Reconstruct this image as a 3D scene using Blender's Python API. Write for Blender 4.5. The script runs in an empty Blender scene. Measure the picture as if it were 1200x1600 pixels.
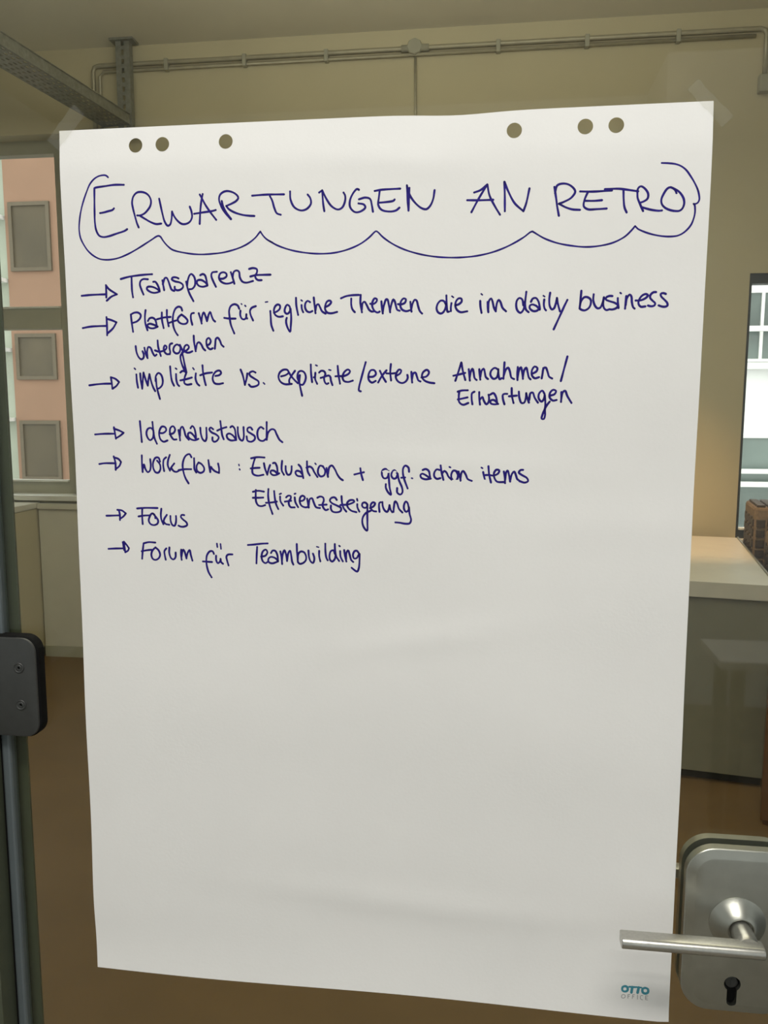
import bpy, bmesh, math, random
from mathutils import Vector, Matrix
from mathutils.geometry import delaunay_2d_cdt
random.seed(7)
scene = bpy.context.scene
COL = scene.collection

# ------------------------------------------------------------------ camera
CAM = Vector((0.1285, -0.8686, 1.6046))
YAW, PITCH, ROLL = 0.12943, 0.12764, 0.00096
fwd = Vector((-math.sin(YAW) * math.cos(PITCH), math.cos(YAW) * math.cos(PITCH), -math.sin(PITCH)))
right = Vector((math.cos(YAW), math.sin(YAW), 0))
up = right.cross(fwd)
right, up = (right * math.cos(ROLL) + up * math.sin(ROLL)), (up * math.cos(ROLL) - right * math.sin(ROLL))
cd = bpy.data.cameras.new('camera')
cam = bpy.data.objects.new('camera', cd)
COL.objects.link(cam)
m3 = Matrix((right, up, -fwd)).transposed()
cam.matrix_world = Matrix.Translation(CAM) @ m3.to_4x4()
cd.sensor_fit = 'VERTICAL'
cd.sensor_height = 36.0
cd.lens = 36.0 * 1260.0 / 1600.0
cd.clip_start = 0.01
cd.clip_end = 200
scene.camera = cam

# ------------------------------------------------------------------ world, exposure
w = bpy.data.worlds.new('overcast_sky')
scene.world = w
w.use_nodes = True
bg = w.node_tree.nodes['Background']
bg.inputs[0].default_value = (0.95, 0.975, 1.0, 1)
bg.inputs[1].default_value = 2.45
scene.view_settings.view_transform = 'Standard'
scene.view_settings.look = 'None'
scene.view_settings.exposure = 0.0
scene.view_settings.gamma = 1.0
scene.view_settings.use_curve_mapping = False

# ------------------------------------------------------------------ area lights, some of them added fill (each sits inside a luminaire built further down)
def area_light(name, loc, sx, sy, power, color, rot=(0, 0, 0)):
    l = bpy.data.lights.new(name, 'AREA')
    l.shape = 'RECTANGLE'; l.size = sx; l.size_y = sy
    l.energy = power; l.color = color
    o = bpy.data.objects.new(name, l)
    o.location = loc; o.rotation_euler = rot
    COL.objects.link(o)
    return o

CORRIDOR_LIGHTS = [(0.0, -1.15, 3.20, 43, 0.0), (0.0, -1.8, 3.17, 55, -0.7)]  # second, tilted entry is added fill to brighten the reflected rear wall
ROOM_FILLS = [(-0.9, 1.6, 3.0), (0.5, 1.6, 3.0)]  # added fill for the room, unseen sources just above the view
for x, y, z, pw, tilt in CORRIDOR_LIGHTS:
    area_light('corridor_lamp_and_fill', (x, y - 0.005 * math.sin(-tilt), z - 0.005 * math.cos(tilt)), 1.6, 0.36, pw, (1.0, 0.975, 0.92), (tilt, 0, 0))
for x, y, z in ROOM_FILLS:
    area_light('added_room_fill', (x, y, z - 0.005), 1.1, 0.25, 5, (1.0, 0.96, 0.84))
    area_light('added_ceiling_fill', (x, y, z + 0.055), 1.1, 0.25, 36, (1.0, 0.97, 0.87), (math.pi, 0, 0))  # added upward fill that brightens ceiling and upper walls
sp = bpy.data.lights.new('spot_lamp', 'SPOT')
sp.energy = 150; sp.color = (1.0, 0.56, 0.24); sp.spot_size = math.radians(32); sp.spot_blend = 0.9; sp.shadow_soft_size = 0.04
spo = bpy.data.objects.new('spot_lamp', sp)
SPOT = Vector((1.0, 2.75, 3.40))
spo.location = SPOT
spo.rotation_euler = (Vector((1.22, 3.68, 0.88)) - SPOT).to_track_quat('-Z', 'Y').to_euler()
COL.objects.link(spo)

# ------------------------------------------------------------------ materials
def srgb(r, g, b):
    f = lambda c: (c / 255 / 12.92) if c / 255 <= 0.04045 else ((c / 255 + 0.055) / 1.055) ** 2.4
    return (f(r), f(g), f(b), 1)

def mat(name, col, rough=0.6, metal=0.0, noise=0.08, nscale=12.0, bump=0.0, bscale=40.0, spec=0.5, stretch=None):
    m = bpy.data.materials.new(name)
    m.use_nodes = True
    nt = m.node_tree
    b = nt.nodes['Principled BSDF']
    b.inputs['Roughness'].default_value = rough
    b.inputs['Metallic'].default_value = metal
    b.inputs['Specular IOR Level'].default_value = spec
    tc = nt.nodes.new('ShaderNodeTexCoord')
    mp = nt.nodes.new('ShaderNodeMapping')
    if stretch: mp.inputs['Scale'].default_value = stretch
    nt.links.new(tc.outputs['Object'], mp.inputs['Vector'])
    n = nt.nodes.new('ShaderNodeTexNoise')
    n.inputs['Scale'].default_value = nscale
    n.inputs['Detail'].default_value = 4
    nt.links.new(mp.outputs[0], n.inputs['Vector'])
    r = nt.nodes.new('ShaderNodeValToRGB')
    c = Vector(col[:3])
    r.color_ramp.elements[0].color = (*(c * (1 - noise)), 1)
    r.color_ramp.elements[1].color = (*[min(1, v) for v in (c * (1 + noise))], 1)
    r.color_ramp.elements[0].position = 0.3
    r.color_ramp.elements[1].position = 0.7
    nt.links.new(n.outputs['Fac'], r.inputs['Fac'])
    nt.links.new(r.outputs['Color'], b.inputs['Base Color'])
    if bump > 0:
        n2 = nt.nodes.new('ShaderNodeTexNoise')
        n2.inputs['Scale'].default_value = bscale
        n2.inputs['Detail'].default_value = 3
        nt.links.new(mp.outputs[0], n2.inputs['Vector'])
        bp = nt.nodes.new('ShaderNodeBump')
        bp.inputs['Strength'].default_value = bump
        bp.inputs['Distance'].default_value = 0.002
        nt.links.new(n2.outputs['Fac'], bp.inputs['Height'])
        nt.links.new(bp.outputs[0], b.inputs['Normal'])
    return m

def glass_mat(name, tint, ior=1.45, rough=0.0):
    m = bpy.data.materials.new(name)
    m.use_nodes = True
    nt = m.node_tree
    nt.nodes.clear()
    out = nt.nodes.new('ShaderNodeOutputMaterial')
    t = nt.nodes.new('ShaderNodeBsdfTransparent')
    t.inputs[0].default_value = (*tint, 1)
    g = nt.nodes.new('ShaderNodeBsdfGlossy')
    g.inputs['Roughness'].default_value = rough
    f = nt.nodes.new('ShaderNodeFresnel')
    f.inputs['IOR'].default_value = ior
    mx = nt.nodes.new('ShaderNodeMixShader')
    # same Fresnel curve for both faces of the sheet of glass
    geo = nt.nodes.new('ShaderNodeNewGeometry')
    mr = nt.nodes.new('ShaderNodeMapRange')
    mr.inputs[3].default_value = ior; mr.inputs[4].default_value = 1.0 / ior
    nt.links.new(geo.outputs['Backfacing'], mr.inputs[0])
    nt.links.new(mr.outputs[0], f.inputs['IOR'])
    nt.links.new(f.outputs[0], mx.inputs[0])
    nt.links.new(t.outputs[0], mx.inputs[1])
    nt.links.new(g.outputs[0], mx.inputs[2])
    nt.links.new(mx.outputs[0], out.inputs[0])
    return m

def tape_mat():
    m = bpy.data.materials.new('clear_tape')
    m.use_nodes = True
    nt = m.node_tree
    nt.nodes.clear()
    out = nt.nodes.new('ShaderNodeOutputMaterial')
    t = nt.nodes.new('ShaderNodeBsdfTransparent'); t.inputs[0].default_value = (0.96, 0.96, 0.94, 1)
    p = nt.nodes.new('ShaderNodeBsdfPrincipled')
    p.inputs['Base Color'].default_value = (0.62, 0.62, 0.57, 1); p.inputs['Roughness'].default_value = 0.25
    n = nt.nodes.new('ShaderNodeTexNoise'); n.inputs['Scale'].default_value = 140
    r = nt.nodes.new('ShaderNodeMapRange')
    r.inputs[1].default_value = 0.35; r.inputs[2].default_value = 0.75
    r.inputs[3].default_value = 0.02; r.inputs[4].default_value = 0.20
    nt.links.new(n.outputs['Fac'], r.inputs[0])
    mx = nt.nodes.new('ShaderNodeMixShader')
    nt.links.new(r.outputs[0], mx.inputs[0]); nt.links.new(t.outputs[0], mx.inputs[1]); nt.links.new(p.outputs[0], mx.inputs[2])
    nt.links.new(mx.outputs[0], out.inputs[0])
    return m

def emit_mat(name, col, s):
    m = bpy.data.materials.new(name)
    m.use_nodes = True
    b = m.node_tree.nodes['Principled BSDF']
    b.inputs['Base Color'].default_value = col
    b.inputs['Emission Color'].default_value = col
    b.inputs['Emission Strength'].default_value = s
    return m

M = dict(
    wall=mat('painted_wall', (0.585, 0.528, 0.365, 1), 0.8, noise=0.03, nscale=2, bump=0.15, bscale=120),
    ceiling=mat('ceiling_plaster', (0.74, 0.71, 0.60, 1), 0.85, noise=0.03, nscale=2, bump=0.15, bscale=90),
    floor=mat('brown_linoleum', (0.172, 0.104, 0.043, 1), 0.42, noise=0.10, nscale=3, bump=0.05, bscale=60),
    cfloor=mat('corridor_floor', (0.165, 0.142, 0.105, 1), 0.45, noise=0.06, nscale=3),
    cwall=mat('corridor_wall', (0.62, 0.66, 0.68, 1), 0.8, noise=0.03, nscale=2),
    cpillar=mat('corridor_pillar', (0.72, 0.76, 0.80, 1), 0.8, noise=0.03, nscale=2),
    cceil=mat('corridor_ceiling', (0.42, 0.42, 0.40, 1), 0.85, noise=0.03, nscale=2),
    paper=mat('flipchart_paper', (0.86, 0.85, 0.83, 1), 0.75, noise=0.012, nscale=9, bump=0.05, bscale=300, spec=0.25),
    ink=mat('blue_marker_ink', (0.018, 0.009, 0.19, 1), 0.55, noise=0.25, nscale=180, spec=0.2),
    logo=mat('blue_print', (0.05, 0.28, 0.36, 1), 0.6, noise=0.05),
    logo2=mat('grey_print', (0.36, 0.36, 0.36, 1), 0.6, noise=0.05),
    satin=mat('satin_steel', (0.40, 0.405, 0.36, 1), 0.34, 0.9, noise=0.05, nscale=60, bump=0.03, bscale=400),
    satin2=mat('satin_lever', (0.50, 0.49, 0.45, 1), 0.30, 0.9, noise=0.06, nscale=300, bump=0.06, bscale=900),
    hinge=mat('dark_grey_metal', (0.055, 0.057, 0.055, 1), 0.45, 0.35, noise=0.06, nscale=80),
    black=mat('black_rubber', (0.006, 0.006, 0.006, 1), 0.85, noise=0.1, spec=0.12),
    frame=mat('grey_door_frame', (0.13, 0.155, 0.165, 1), 0.4, 0.3, noise=0.05, nscale=20),
    frame2=mat('dark_green_grey_frame', (0.075, 0.085, 0.055, 1), 0.5, 0.1, noise=0.05, nscale=20),
    glass=glass_mat('door_glass', (0.945, 0.955, 0.92)),
    pane=glass_mat('window_glass', (0.975, 0.98, 0.965)),
    tape=tape_mat(),
    galv=mat('galvanised_steel', (0.31, 0.315, 0.285, 1), 0.45, 0.6, noise=0.15, nscale=40),
    pipe=mat('grey_conduit', (0.42, 0.39, 0.29, 1), 0.35, 0.2, noise=0.08, nscale=20),
    pvc=mat('grey_plastic_box', (0.40, 0.39, 0.31, 1), 0.5, noise=0.05),
    white=mat('white_lacquer', (0.74, 0.72, 0.64, 1), 0.35, noise=0.02),
    top=mat('pale_laminate_top', (0.76, 0.735, 0.68, 1), 0.4, noise=0.03),
    front=mat('grey_cabinet_front', (0.27, 0.26, 0.20, 1), 0.45, noise=0.04),
    plinth=mat('black_plinth', (0.02, 0.018, 0.015, 1), 0.6),
    wframe=mat('window_frame_paint', (0.50, 0.49, 0.40, 1), 0.45, noise=0.03),
    wblack=mat('anthracite_window_frame', (0.03, 0.033, 0.03, 1), 0.45, noise=0.05),
    pink=mat('pink_render', (0.29, 0.172, 0.112, 1), 0.9, noise=0.04, nscale=1.5),
    mint=mat('pale_green_facade', (0.34, 0.37, 0.30, 1), 0.7, noise=0.04, nscale=2),
    ledge=mat('white_ledge', (0.85, 0.86, 0.84, 1), 0.6, noise=0.02),
    facade=mat('white_facade', (0.86, 0.87, 0.87, 1), 0.8, noise=0.02),
    dglass=mat('dark_window_glass', (0.085, 0.065, 0.035, 1), 0.6, noise=0.2, nscale=1.2),
    gglass=mat('grey_green_glass', (0.13, 0.17, 0.155, 1), 0.15, noise=0.35, nscale=1.1),
    wicker=mat('tan_wicker', (0.22, 0.15, 0.085, 1), 0.7, noise=0.2, nscale=60, bump=0.5, bscale=200),
    weave=mat('dark_brown_strap', (0.055, 0.040, 0.026, 1), 0.55, noise=0.25, nscale=60),
    wood=mat('red_brown_wood', (0.17, 0.075, 0.025, 1), 0.45, noise=0.30, nscale=10, stretch=(1, 1, 0.08)),
    asphalt=mat('asphalt', (0.16, 0.16, 0.16, 1), 0.9, noise=0.15),
    lamp=emit_mat('lamp_diffuser', (1.0, 0.96, 0.9, 1), 1.0),
    desk=mat('pale_desk_top', (0.88, 0.88, 0.86, 1), 0.4, noise=0.03),
)

# ------------------------------------------------------------------ helpers
def link(name, bm, m, parent=None, smooth=False, loc=None, rot=None):
    me = bpy.data.meshes.new(name)
    bmesh.ops.recalc_face_normals(bm, faces=bm.faces[:])
    bm.to_mesh(me); bm.free()
    for mm in (m if isinstance(m, (list, tuple)) else [m]): me.materials.append(mm)
    if smooth:
        for p in me.polygons: p.use_smooth = True
    o = bpy.data.objects.new(name, me)
    COL.objects.link(o)
    if parent: o.parent = parent
    if loc: o.location = loc
    if rot: o.rotation_euler = rot
    return o

def thing(name, label, cat, loc=(0, 0, 0), rz=0, group=None):
    o = bpy.data.objects.new(name, None)
    o.location = loc; o.rotation_euler = (0, 0, rz)
    COL.objects.link(o)
    o.empty_display_size = 0.05
    return tag(o, label, cat, group)

def tag(o, label, cat, group=None):
    o['label'] = label; o['category'] = cat
    if group: o['group'] = group
    return o

def struct(o):
    o['kind'] = 'structure'
    return o

def box(bm, x0, x1, y0, y1, z0, z1, bevel=0.0, seg=2, mi=0):
    v = [bm.verts.new(c) for c in ((x0, y0, z0), (x1, y0, z0), (x1, y1, z0), (x0, y1, z0), (x0, y0, z1), (x1, y0, z1), (x1, y1, z1), (x0, y1, z1))]
    fs = [bm.faces.new([v[i] for i in f]) for f in ((0, 3, 2, 1), (4, 5, 6, 7), (0, 1, 5, 4), (1, 2, 6, 5), (2, 3, 7, 6), (3, 0, 4, 7))]
    for f in fs: f.material_index = mi
    if bevel:
        es = list({e for f in fs for e in f.edges})
        bmesh.ops.bevel(bm, geom=es, offset=bevel, segments=seg, affect='EDGES', profile=0.5)
    return bm

def bx(*a, **k):
    return box(bmesh.new(), *a, **k)

def tube(bm, pts, r, n=12, cap=True):
    rings = []
    pts = [Vector(p) for p in pts]
    for i, p in enumerate(pts):
        d = (pts[min(i + 1, len(pts) - 1)] - pts[max(i - 1, 0)]).normalized()
        a = d.orthogonal().normalized() if i == 0 else (rings[-1][1] - d * rings[-1][1].dot(d)).normalized()
        b = d.cross(a)
        rr = r[i] if isinstance(r, (list, tuple)) else r
        rings.append(([bm.verts.new(p + a * rr * math.cos(2 * math.pi * k / n) + b * rr * math.sin(2 * math.pi * k / n)) for k in range(n)], a))
    for i in range(len(rings) - 1):
        A, B = rings[i][0], rings[i + 1][0]
        for k in range(n): bm.faces.new((A[k], A[(k + 1) % n], B[(k + 1) % n], B[k]))
    if cap:
        bm.faces.new(rings[0][0]); bm.faces.new(rings[-1][0][::-1])
    return bm

def rrect(cx, cz, w, h, r, n=8):
    pts = []
    for sx, sz, a0 in ((1, 1, 0), (-1, 1, 90), (-1, -1, 180), (1, -1, 270)):
        for k in range(n + 1):
            a = math.radians(a0 + 90 * k / n)
            pts.append((cx + sx * (w / 2 - r) + r * math.cos(a), cz + sz * (h / 2 - r) + r * math.sin(a)))
    return pts

def loft(bm, loops, cap0=True, cap1=True):
    """loops: list of lists of (x, y, z) with equal counts"""
    R = [[bm.verts.new(p) for p in l] for l in loops]
    n = len(R[0])
    for A, B in zip(R, R[1:]):
        for k in range(n): bm.faces.new((A[k], A[(k + 1) % n], B[(k + 1) % n], B[k]))
    if cap0: bm.faces.new(R[0])
    if cap1: bm.faces.new(R[-1][::-1])
    return bm

def lathe_y(bm, cx, cz, prof, n=40, cap0=False, cap1=True):
    """profile of (radius, y) turned about an axis parallel to Y"""
    return loft(bm, [[(cx + r * math.cos(2 * math.pi * k / n), y, cz + r * math.sin(2 * math.pi * k / n)) for k in range(n)] for r, y in prof], cap0, cap1)

# ------------------------------------------------------------------ the setting
XL, XR, YB, ZC = -4.6, 3.2, 3.954, 3.72            # the room beyond the glass
CXL, CXR, CYB, CZ = -2.6, 2.2, -4.1, 3.365           # the corridor on the camera's side
struct(link('floor', bx(XL - .2, XR + .2, -.03, YB + .3, -0.12, 0), M['floor']))
struct(link('floor_corridor', bx(XL - .2, XR + .2, -4.3, -.03, -0.12, 0), M['cfloor']))
struct(link('ceiling', bx(XL - .2, XR + .2, 0.06, YB + .3, ZC, ZC + .15), M['ceiling']))
bm = bmesh.new()   # back wall with two window openings
L0, L1, LZ0, LZ1 = -4.3, -2.47, 1.05, 3.25
R0, R1, RZ0, RZ1 = 1.545, 2.75, 0.86, 2.35
box(bm, XL - .2, L0, YB, YB + .3, 0, ZC); box(bm, L0, L1, YB, YB + .3, 0, LZ0); box(bm, L0, L1, YB, YB + .3, LZ1, ZC)
box(bm, L1, R0, YB, YB + .3, 0, ZC); box(bm, R0, R1, YB, YB + .3, 0, RZ0); box(bm, R0, R1, YB, YB + .3, RZ1, ZC)
box(bm, R1, XR + .2, YB, YB + .3, 0, ZC)
struct(link('wall_back', bm, M['wall']))
struct(link('wall_corridor_pillar', bx(0.98, CXR, CYB, -3.55, 0, CZ), M['cpillar']))
struct(link('wall_left', bx(XL - .2, XL, 0.06, YB, 0, ZC), M['wall']))
struct(link('wall_right', bx(XR, XR + .2, 0.06, YB, 0, ZC), M['wall']))
bm = bmesh.new()   # partition that holds the glass door
box(bm, XL - .2, -0.62, -0.06, 0.06, 0, ZC); box(bm, 0.60, XR + .2, -0.06, 0.06, 0, ZC); box(bm, -0.62, 0.60, -0.06, 0.06, 2.46, ZC)
struct(link('wall_front', bm, M['cwall']))
struct(link('wall_corridor_left', bx(CXL - .2, CXL, CYB, -0.06, 0, CZ), M['cwall']))
struct(link('wall_corridor_right', bx(CXR, CXR + .2, CYB, -0.06, 0, CZ), M['cwall']))
struct(link('wall_corridor_rear', bx(CXL - .2, CXR + .2, CYB - .2, CYB, 0, CZ), M['cwall']))
struct(link('ceiling_corridor', bx(CXL - .2, CXR + .2, CYB - .2, -0.06, CZ, CZ + .15), M['cceil']))
struct(link('baseboard_back', bx(-1.0, 1.545, YB - .012, YB, 0, 0.08), M['wall']))

def window(name, x0, x1, z0, z1, fm, fr, fb, trans, sill_z, dp):
    root = struct(bpy.data.objects.new(name, None)); COL.objects.link(root); root.location = ((x0 + x1) / 2, YB, z0)
    def ch(n, b, m):
        o = link(n, b, m); o.parent = root; o.matrix_parent_inverse = Matrix.Translation(-root.location); return o
    b = bmesh.new(); y0, y1 = YB + dp, YB + dp + .07
    box(b, x0, x0 + fr, y0, y1, z0, z1); box(b, x1 - fr, x1, y0, y1, z0, z1)
    box(b, x0 + fr, x1 - fr, y0, y1, z0, z0 + fb); box(b, x0 + fr, x1 - fr, y0, y1, z1 - fb, z1)
    ch('window_frame', b, fm)
    if trans: ch('window_transom', bx(x0 + fr, x1 - fr, y0 - .01, y1, trans[0], trans[1], bevel=.006), fm)
    for za in [z0 + fb] + ([trans[1]] if trans else []): ch('window_glint_strip', bx(x0 + fr, x1 - fr, y0 - .02, y0 + .03, za - .002, za + .010, bevel=.002), M['ledge'])  # white strips stand in for daylight glints along the pane bottoms
    ch('window_pane', bx(x0 + fr, x1 - fr, y0 + .04, y0 + .046, z0 + fb, z1 - fb), M['pane'])
    ch('window_sill', box(bx(x0 - .03, x1 + .03, YB - .05, YB - .0005, sill_z - .03, sill_z), x0 + .001, x1 - .001, YB - .001, y0, sill_z - .03, sill_z), M['ledge'])
    return root
window('window_1', L0, L1, LZ0, LZ1, M['wframe'], 0.11, 0.08, (2.105, 2.235), 1.052, .11)
window('window_2', R0, R1, RZ0, RZ1, M['wblack'], 0.016, 0.055, None, 0.862, .01)

# ------------------------------------------------------------------ glass door with its fittings
GT = 0.010                                             # glass thickness, y 0 .. 0.010
door = struct(bpy.data.objects.new('door_1', None)); COL.objects.link(door); door.location = (-0.44, 0, 0)
def dch(n, b, m, smooth=False, parent=None):
    o = link(n, b, m, smooth=smooth); o.parent = parent or door; o.matrix_parent_inverse = Matrix.Translation(-door.location); return o
dch('door_pane', bx(-0.4365, 0.485, 0, GT, 0.01, 2.38), M['glass'])
# frame around the leaf
struct(link('trim_1', box(bx(-0.62, -0.4945, -0.03, 0.06, 0, 2.46), -0.4945, -0.4535, -0.03, 0.0, 0, 2.46), M['frame2']))
struct(link('trim_2', bx(-0.4500, -0.4385, -0.006, 0.009, 0, 2.46, bevel=.003), M['frame']))
struct(link('trim_3', bx(-0.4945, -0.4285, 0.0125, 0.016, 0, 2.46), M['frame2']))
struct(link('trim_4', bx(0.492, 0.60, -0.03, 0.06, 0, 2.46), M['frame']))
struct(link('trim_5', bx(-0.4535, 0.492, -0.03, 0.06, 2.39, 2.46), M['frame']))
struct(link('trim_6', bx(-0.4537, -0.4498, -0.002, 0.009, 0, 2.46), M['black']))
# hinge
hz0, hz1, hx1 = 1.2185, 1.3385, -0.3925
hc, hw = (hx1 - 0.60) / 2, hx1 + 0.60
b = bmesh.new()
def hl(y, ins): return [(x, y, z) for x, z in rrect(hc, (hz0 + hz1) / 2, hw - 2 * ins, hz1 - hz0 - 2 * ins, 0.017 - ins)]
loft(b, [hl(-0.0150, 0), hl(-0.0165, 0), hl(-0.0175, .0006), hl(-0.018, .002)])
hinge = dch('hinge', b, M['hinge'])
b = bmesh.new(); loft(b, [hl(-0.0005, -.0015), hl(-0.0125, -.0015), hl(-0.0149, .0005)])
dch('hinge_gasket', b, M['black'])
for z in (1.3030, 1.2580):
    s = bmesh.new()
    lathe_y(s, -0.4130, z, [(0.0062, -0.0175), (0.0062, -0.0188), (0.0054, -0.0194), (0.0044, -0.0188), (0.0036, -0.0188), (0.0030, -0.0192), (0.0018, -0.0192), (0.0014, -0.0180)], 28)
    o = link('screw', s, M['hinge'], smooth=False); o.parent = hinge
b = bmesh.new()
loft(b, [[(x, y, z) for x, z in rrect(hc - .014, (hz0 + hz1) / 2, hw - .028, hz1 - hz0 - .006, 0.014)] for y in (GT + .0005, GT + .006)])
dch('hinge_back_plate', b, M['black'])

# lock case: plate with chamfered rim and a profile-cylinder cut-out
LX0, LX1, LZb, LZt = 0.3495, 0.4655, 0.9435, 1.1335
lc, lw, lz, lh = (LX0 + LX1) / 2, LX1 - LX0, (LZb + LZt) / 2, LZt - LZb
def plate(y_back, y_rim, y_face, out):
    def ll(y, ins): return [(x, y, z) for x, z in rrect(lc, lz, lw - 2 * ins, lh - 2 * ins, 0.031 - ins, 10)]
    return loft(bmesh.new(), [ll(y_back, 0), ll(y_rim, 0), ll(y_rim + out * .001, .0008), ll(y_face, 0.0095), ll(y_face + out * .0004, .0108)])
KX, KZ = 0.4030, 0.9790
def key_profile(s=1.0, n=20):
    R, wv, d = 0.0088 * s, 0.0052 * s, 0.0265 * s
    a0 = math.asin(wv / R)
    pts = [(KX + R * math.sin(a), KZ - R * math.cos(a)) for a in [a0 + (2 * math.pi - 2 * a0) * k / n for k in range(n + 1)]]
    pts += [(KX - wv * math.cos(t), KZ - d + wv - wv * math.sin(t)) for t in [math.pi * k / 8 for k in range(9)]]
    return pts
lock = dch('lock_case', plate(-0.0008, -0.011, -0.0145, -1), M['satin'])
cutter = link('cutter', loft(bmesh.new(), [[(x, y, z) for x, z in key_profile()] for y in (-0.03, -0.004)]), M['black'])
md = lock.modifiers.new('cut', 'BOOLEAN'); md.object = cutter; md.operation = 'DIFFERENCE'; md.solver = 'EXACT'
bpy.context.view_layer.update()
me = bpy.data.meshes.new_from_object(lock.evaluated_get(bpy.context.evaluated_depsgraph_get()))
lock.modifiers.clear(); lock.data = me
bpy.data.objects.remove(cutter)
b = bmesh.new()
loft(b, [[(x, y, z) for x, z in key_profile(0.93)] for y in (-0.0042, -0.0105)])
cyl = dch('lock_cylinder', b, M['black'])
b = bmesh.new(); lathe_y(b, KX, KZ, [(0.0066, -0.0104), (0.0066, -0.0116), (0.0058, -0.0120)], 24)
box(b, KX - .0009, KX + .0009, -0.0124, -0.0119, KZ - .0045, KZ + .0045)
o = link('keyway', b, M['hinge']); o.parent = cyl
# rosette and lever
SX, SZ = 0.4040, 1.0515
b = bmesh.new()
lathe_y(b, SX, SZ, [(0.0295, -0.0140), (0.0295, -0.0160), (0.0280, -0.0170), (0.0250, -0.0195), (0.0185, -0.0260), (0.0150, -0.0300), (0.0140, -0.0305), (0.0128, -0.0300), (0.0126, -0.0260)], 56)
dch('rosette', b, M['satin'], smooth=False)
def lever_mesh(sy):
    b = bmesh.new()
    NR = 0.0112
    # round neck, then a mitred turn into a flat bar with a rounded face
    def ring(c, ax, ay, n=32):
        return [tuple(Vector(c) + Vector(ax) * math.cos(2 * math.pi * k / n) + Vector(ay) * math.sin(2 * math.pi * k / n)) for k in range(n)]
    loft(b, [ring((SX, sy * y, SZ), (NR, 0, 0), (0, 0, NR)) for y in (0.0265, 0.040, 0.0520)] +
            [ring((SX, sy * 0.0560, SZ), (NR, 0, 0), (0, 0, NR * .85))])
    # bar: D section swept along x
    Z0, Z1 = SZ - 0.0062, SZ + 0.0062
    yi, yo = 0.0515, 0.0700
    sec = [(yi, Z1 - .0005), (yi + .004, Z1)]
    sec += [(yo - .0062 + .0062 * math.sin(t), SZ + .0062 * math.cos(t)) for t in [math.pi * k / 10 for k in range(11)]]
    sec += [(yi + .004, Z0), (yi, Z0 + .0005)]
    xs = [(0.2745, 0.93), (0.2755, 1.0), (0.30, 1.0), (SX - .013, 1.0), (SX + .0105, 1.0), (SX + .0125, .97), (SX + .0132, .88)]
    cy = (yi + yo) / 2
    loft(b, [[(x, sy * (cy + (y - cy) * s), SZ + (z - SZ) * s) for y, z in sec] for x, s in xs])
    return b
o = dch('lever_handle', lever_mesh(-1), M['satin2'], smooth=False)
# the fittings on the far face of the glass
dch('lock_back_case', plate(GT + .0008, GT + .011, GT + .0145, 1), M['satin'])
b = lever_mesh(1)
bmesh.ops.translate(b, verts=b.verts, vec=(0, GT + .012, 0))
dch('back_lever_handle', b, M['satin2'])
for o in door.children:
    if o.name.split('.')[0] in ('lever_handle', 'rosette', 'lock_case', 'lock_back_case', 'back_lever_handle', 'hinge'):
        bb = bmesh.new(); bb.from_mesh(o.data)
        for f in bb.faces: f.smooth = True
        for e in bb.edges:
            if len(e.link_faces) == 2 and e.calc_face_angle(0) > math.radians(32): e.smooth = False
        bb.to_mesh(o.data); bb.free()

# ------------------------------------------------------------------ flipchart sheet
PW, PH, PX0, PZT = 0.680, 0.983, -0.340, 1.903
def lift(u, v):
    """distance of the sheet in front of the glass, mm (u from left, v down, mm)"""
    f = 3.2 + 1.2 * math.sin(v * .0105 + u * .0021 + .6) + .7 * math.sin(u * .011 - v * .006)
    f += .5 * math.sin(v * .031 + 1.1 * math.sin(u * .006))
    c1 = 858 + 10 * math.sin((u - 200) * .006) + (u - 300) * .02
    f += 1.5 * math.exp(-((v - c1) / 16) ** 2) * math.exp(-((u - 400) / 190) ** 2)
    f += 1.1 * math.exp(-((v - 560 + (u - 350) * .16) / 14) ** 2) * math.exp(-((u - 400) / 110) ** 2)
    f += 1.1 * math.exp(-((v - 905) / 34) ** 2) * math.exp(-((u - 80) / 160) ** 2)
    f += 1.0 * math.exp(-((v - 350 - (u - 300) * .05) / 12) ** 2) * math.exp(-((u - 420) / 130) ** 2)
    f += .8 * math.exp(-((v - 420) / 20) ** 2) * math.exp(-((u - 600) / 100) ** 2)
    f += .9 * math.exp(-((v - 52 - (u - 430) * .1) / 9) ** 2) * math.exp(-((u - 380) / 90) ** 2)
    k = min(1, v / 40) * min(1, 1)
    f = max(0.6, f) * (0.35 + 0.65 * k)
    f += 3.5 * max(0, (v - 880) / 103) ** 2
    return f
def sheet_pt(u, v, off=0.0):
    return (PX0 + u / 1000, -(lift(u, v) + off) / 1000, PZT - v / 1000)
def edge_out(t, which):
    # small irregularities of the cut edges, mm
    if which == 'top': return 2.6 * math.exp(-((t - 430) / 45) ** 2)
    if which == 'left': return -1.6 * math.exp(-((t - 890) / 60) ** 2)
    if which == 'bottom': return 1.0 * math.sin(t * .012)
    return .6 * math.sin(t * .01)
V2 = []
def addv(u, v): V2.append(Vector((u, v))); return len(V2) - 1
outline = []
W_, H_ = PW * 1000, PH * 1000
for i in range(56): u = W_ * i / 56; outline.append(addv(u, edge_out(u, 'top')))
for i in range(80): v = H_ * i / 80; outline.append(addv(W_ + (edge_out(v, 'right') if i else 0), v))
for i in range(56): u = W_ * (1 - i / 56); outline.append(addv(u, H_ + (edge_out(u, 'bottom') if i else 0)))
for i in range(80): v = H_ * (1 - i / 80); outline.append(addv(edge_out(v, 'left') if i else 0, v))
E2 = [(outline[i], outline[(i + 1) % len(outline)]) for i in range(len(outline))]
HOLES = [(87, 19), (117, 19), (187, 19), (488, 20), (558, 19.2), (588, 19.2)]
HR = 7.6
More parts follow.
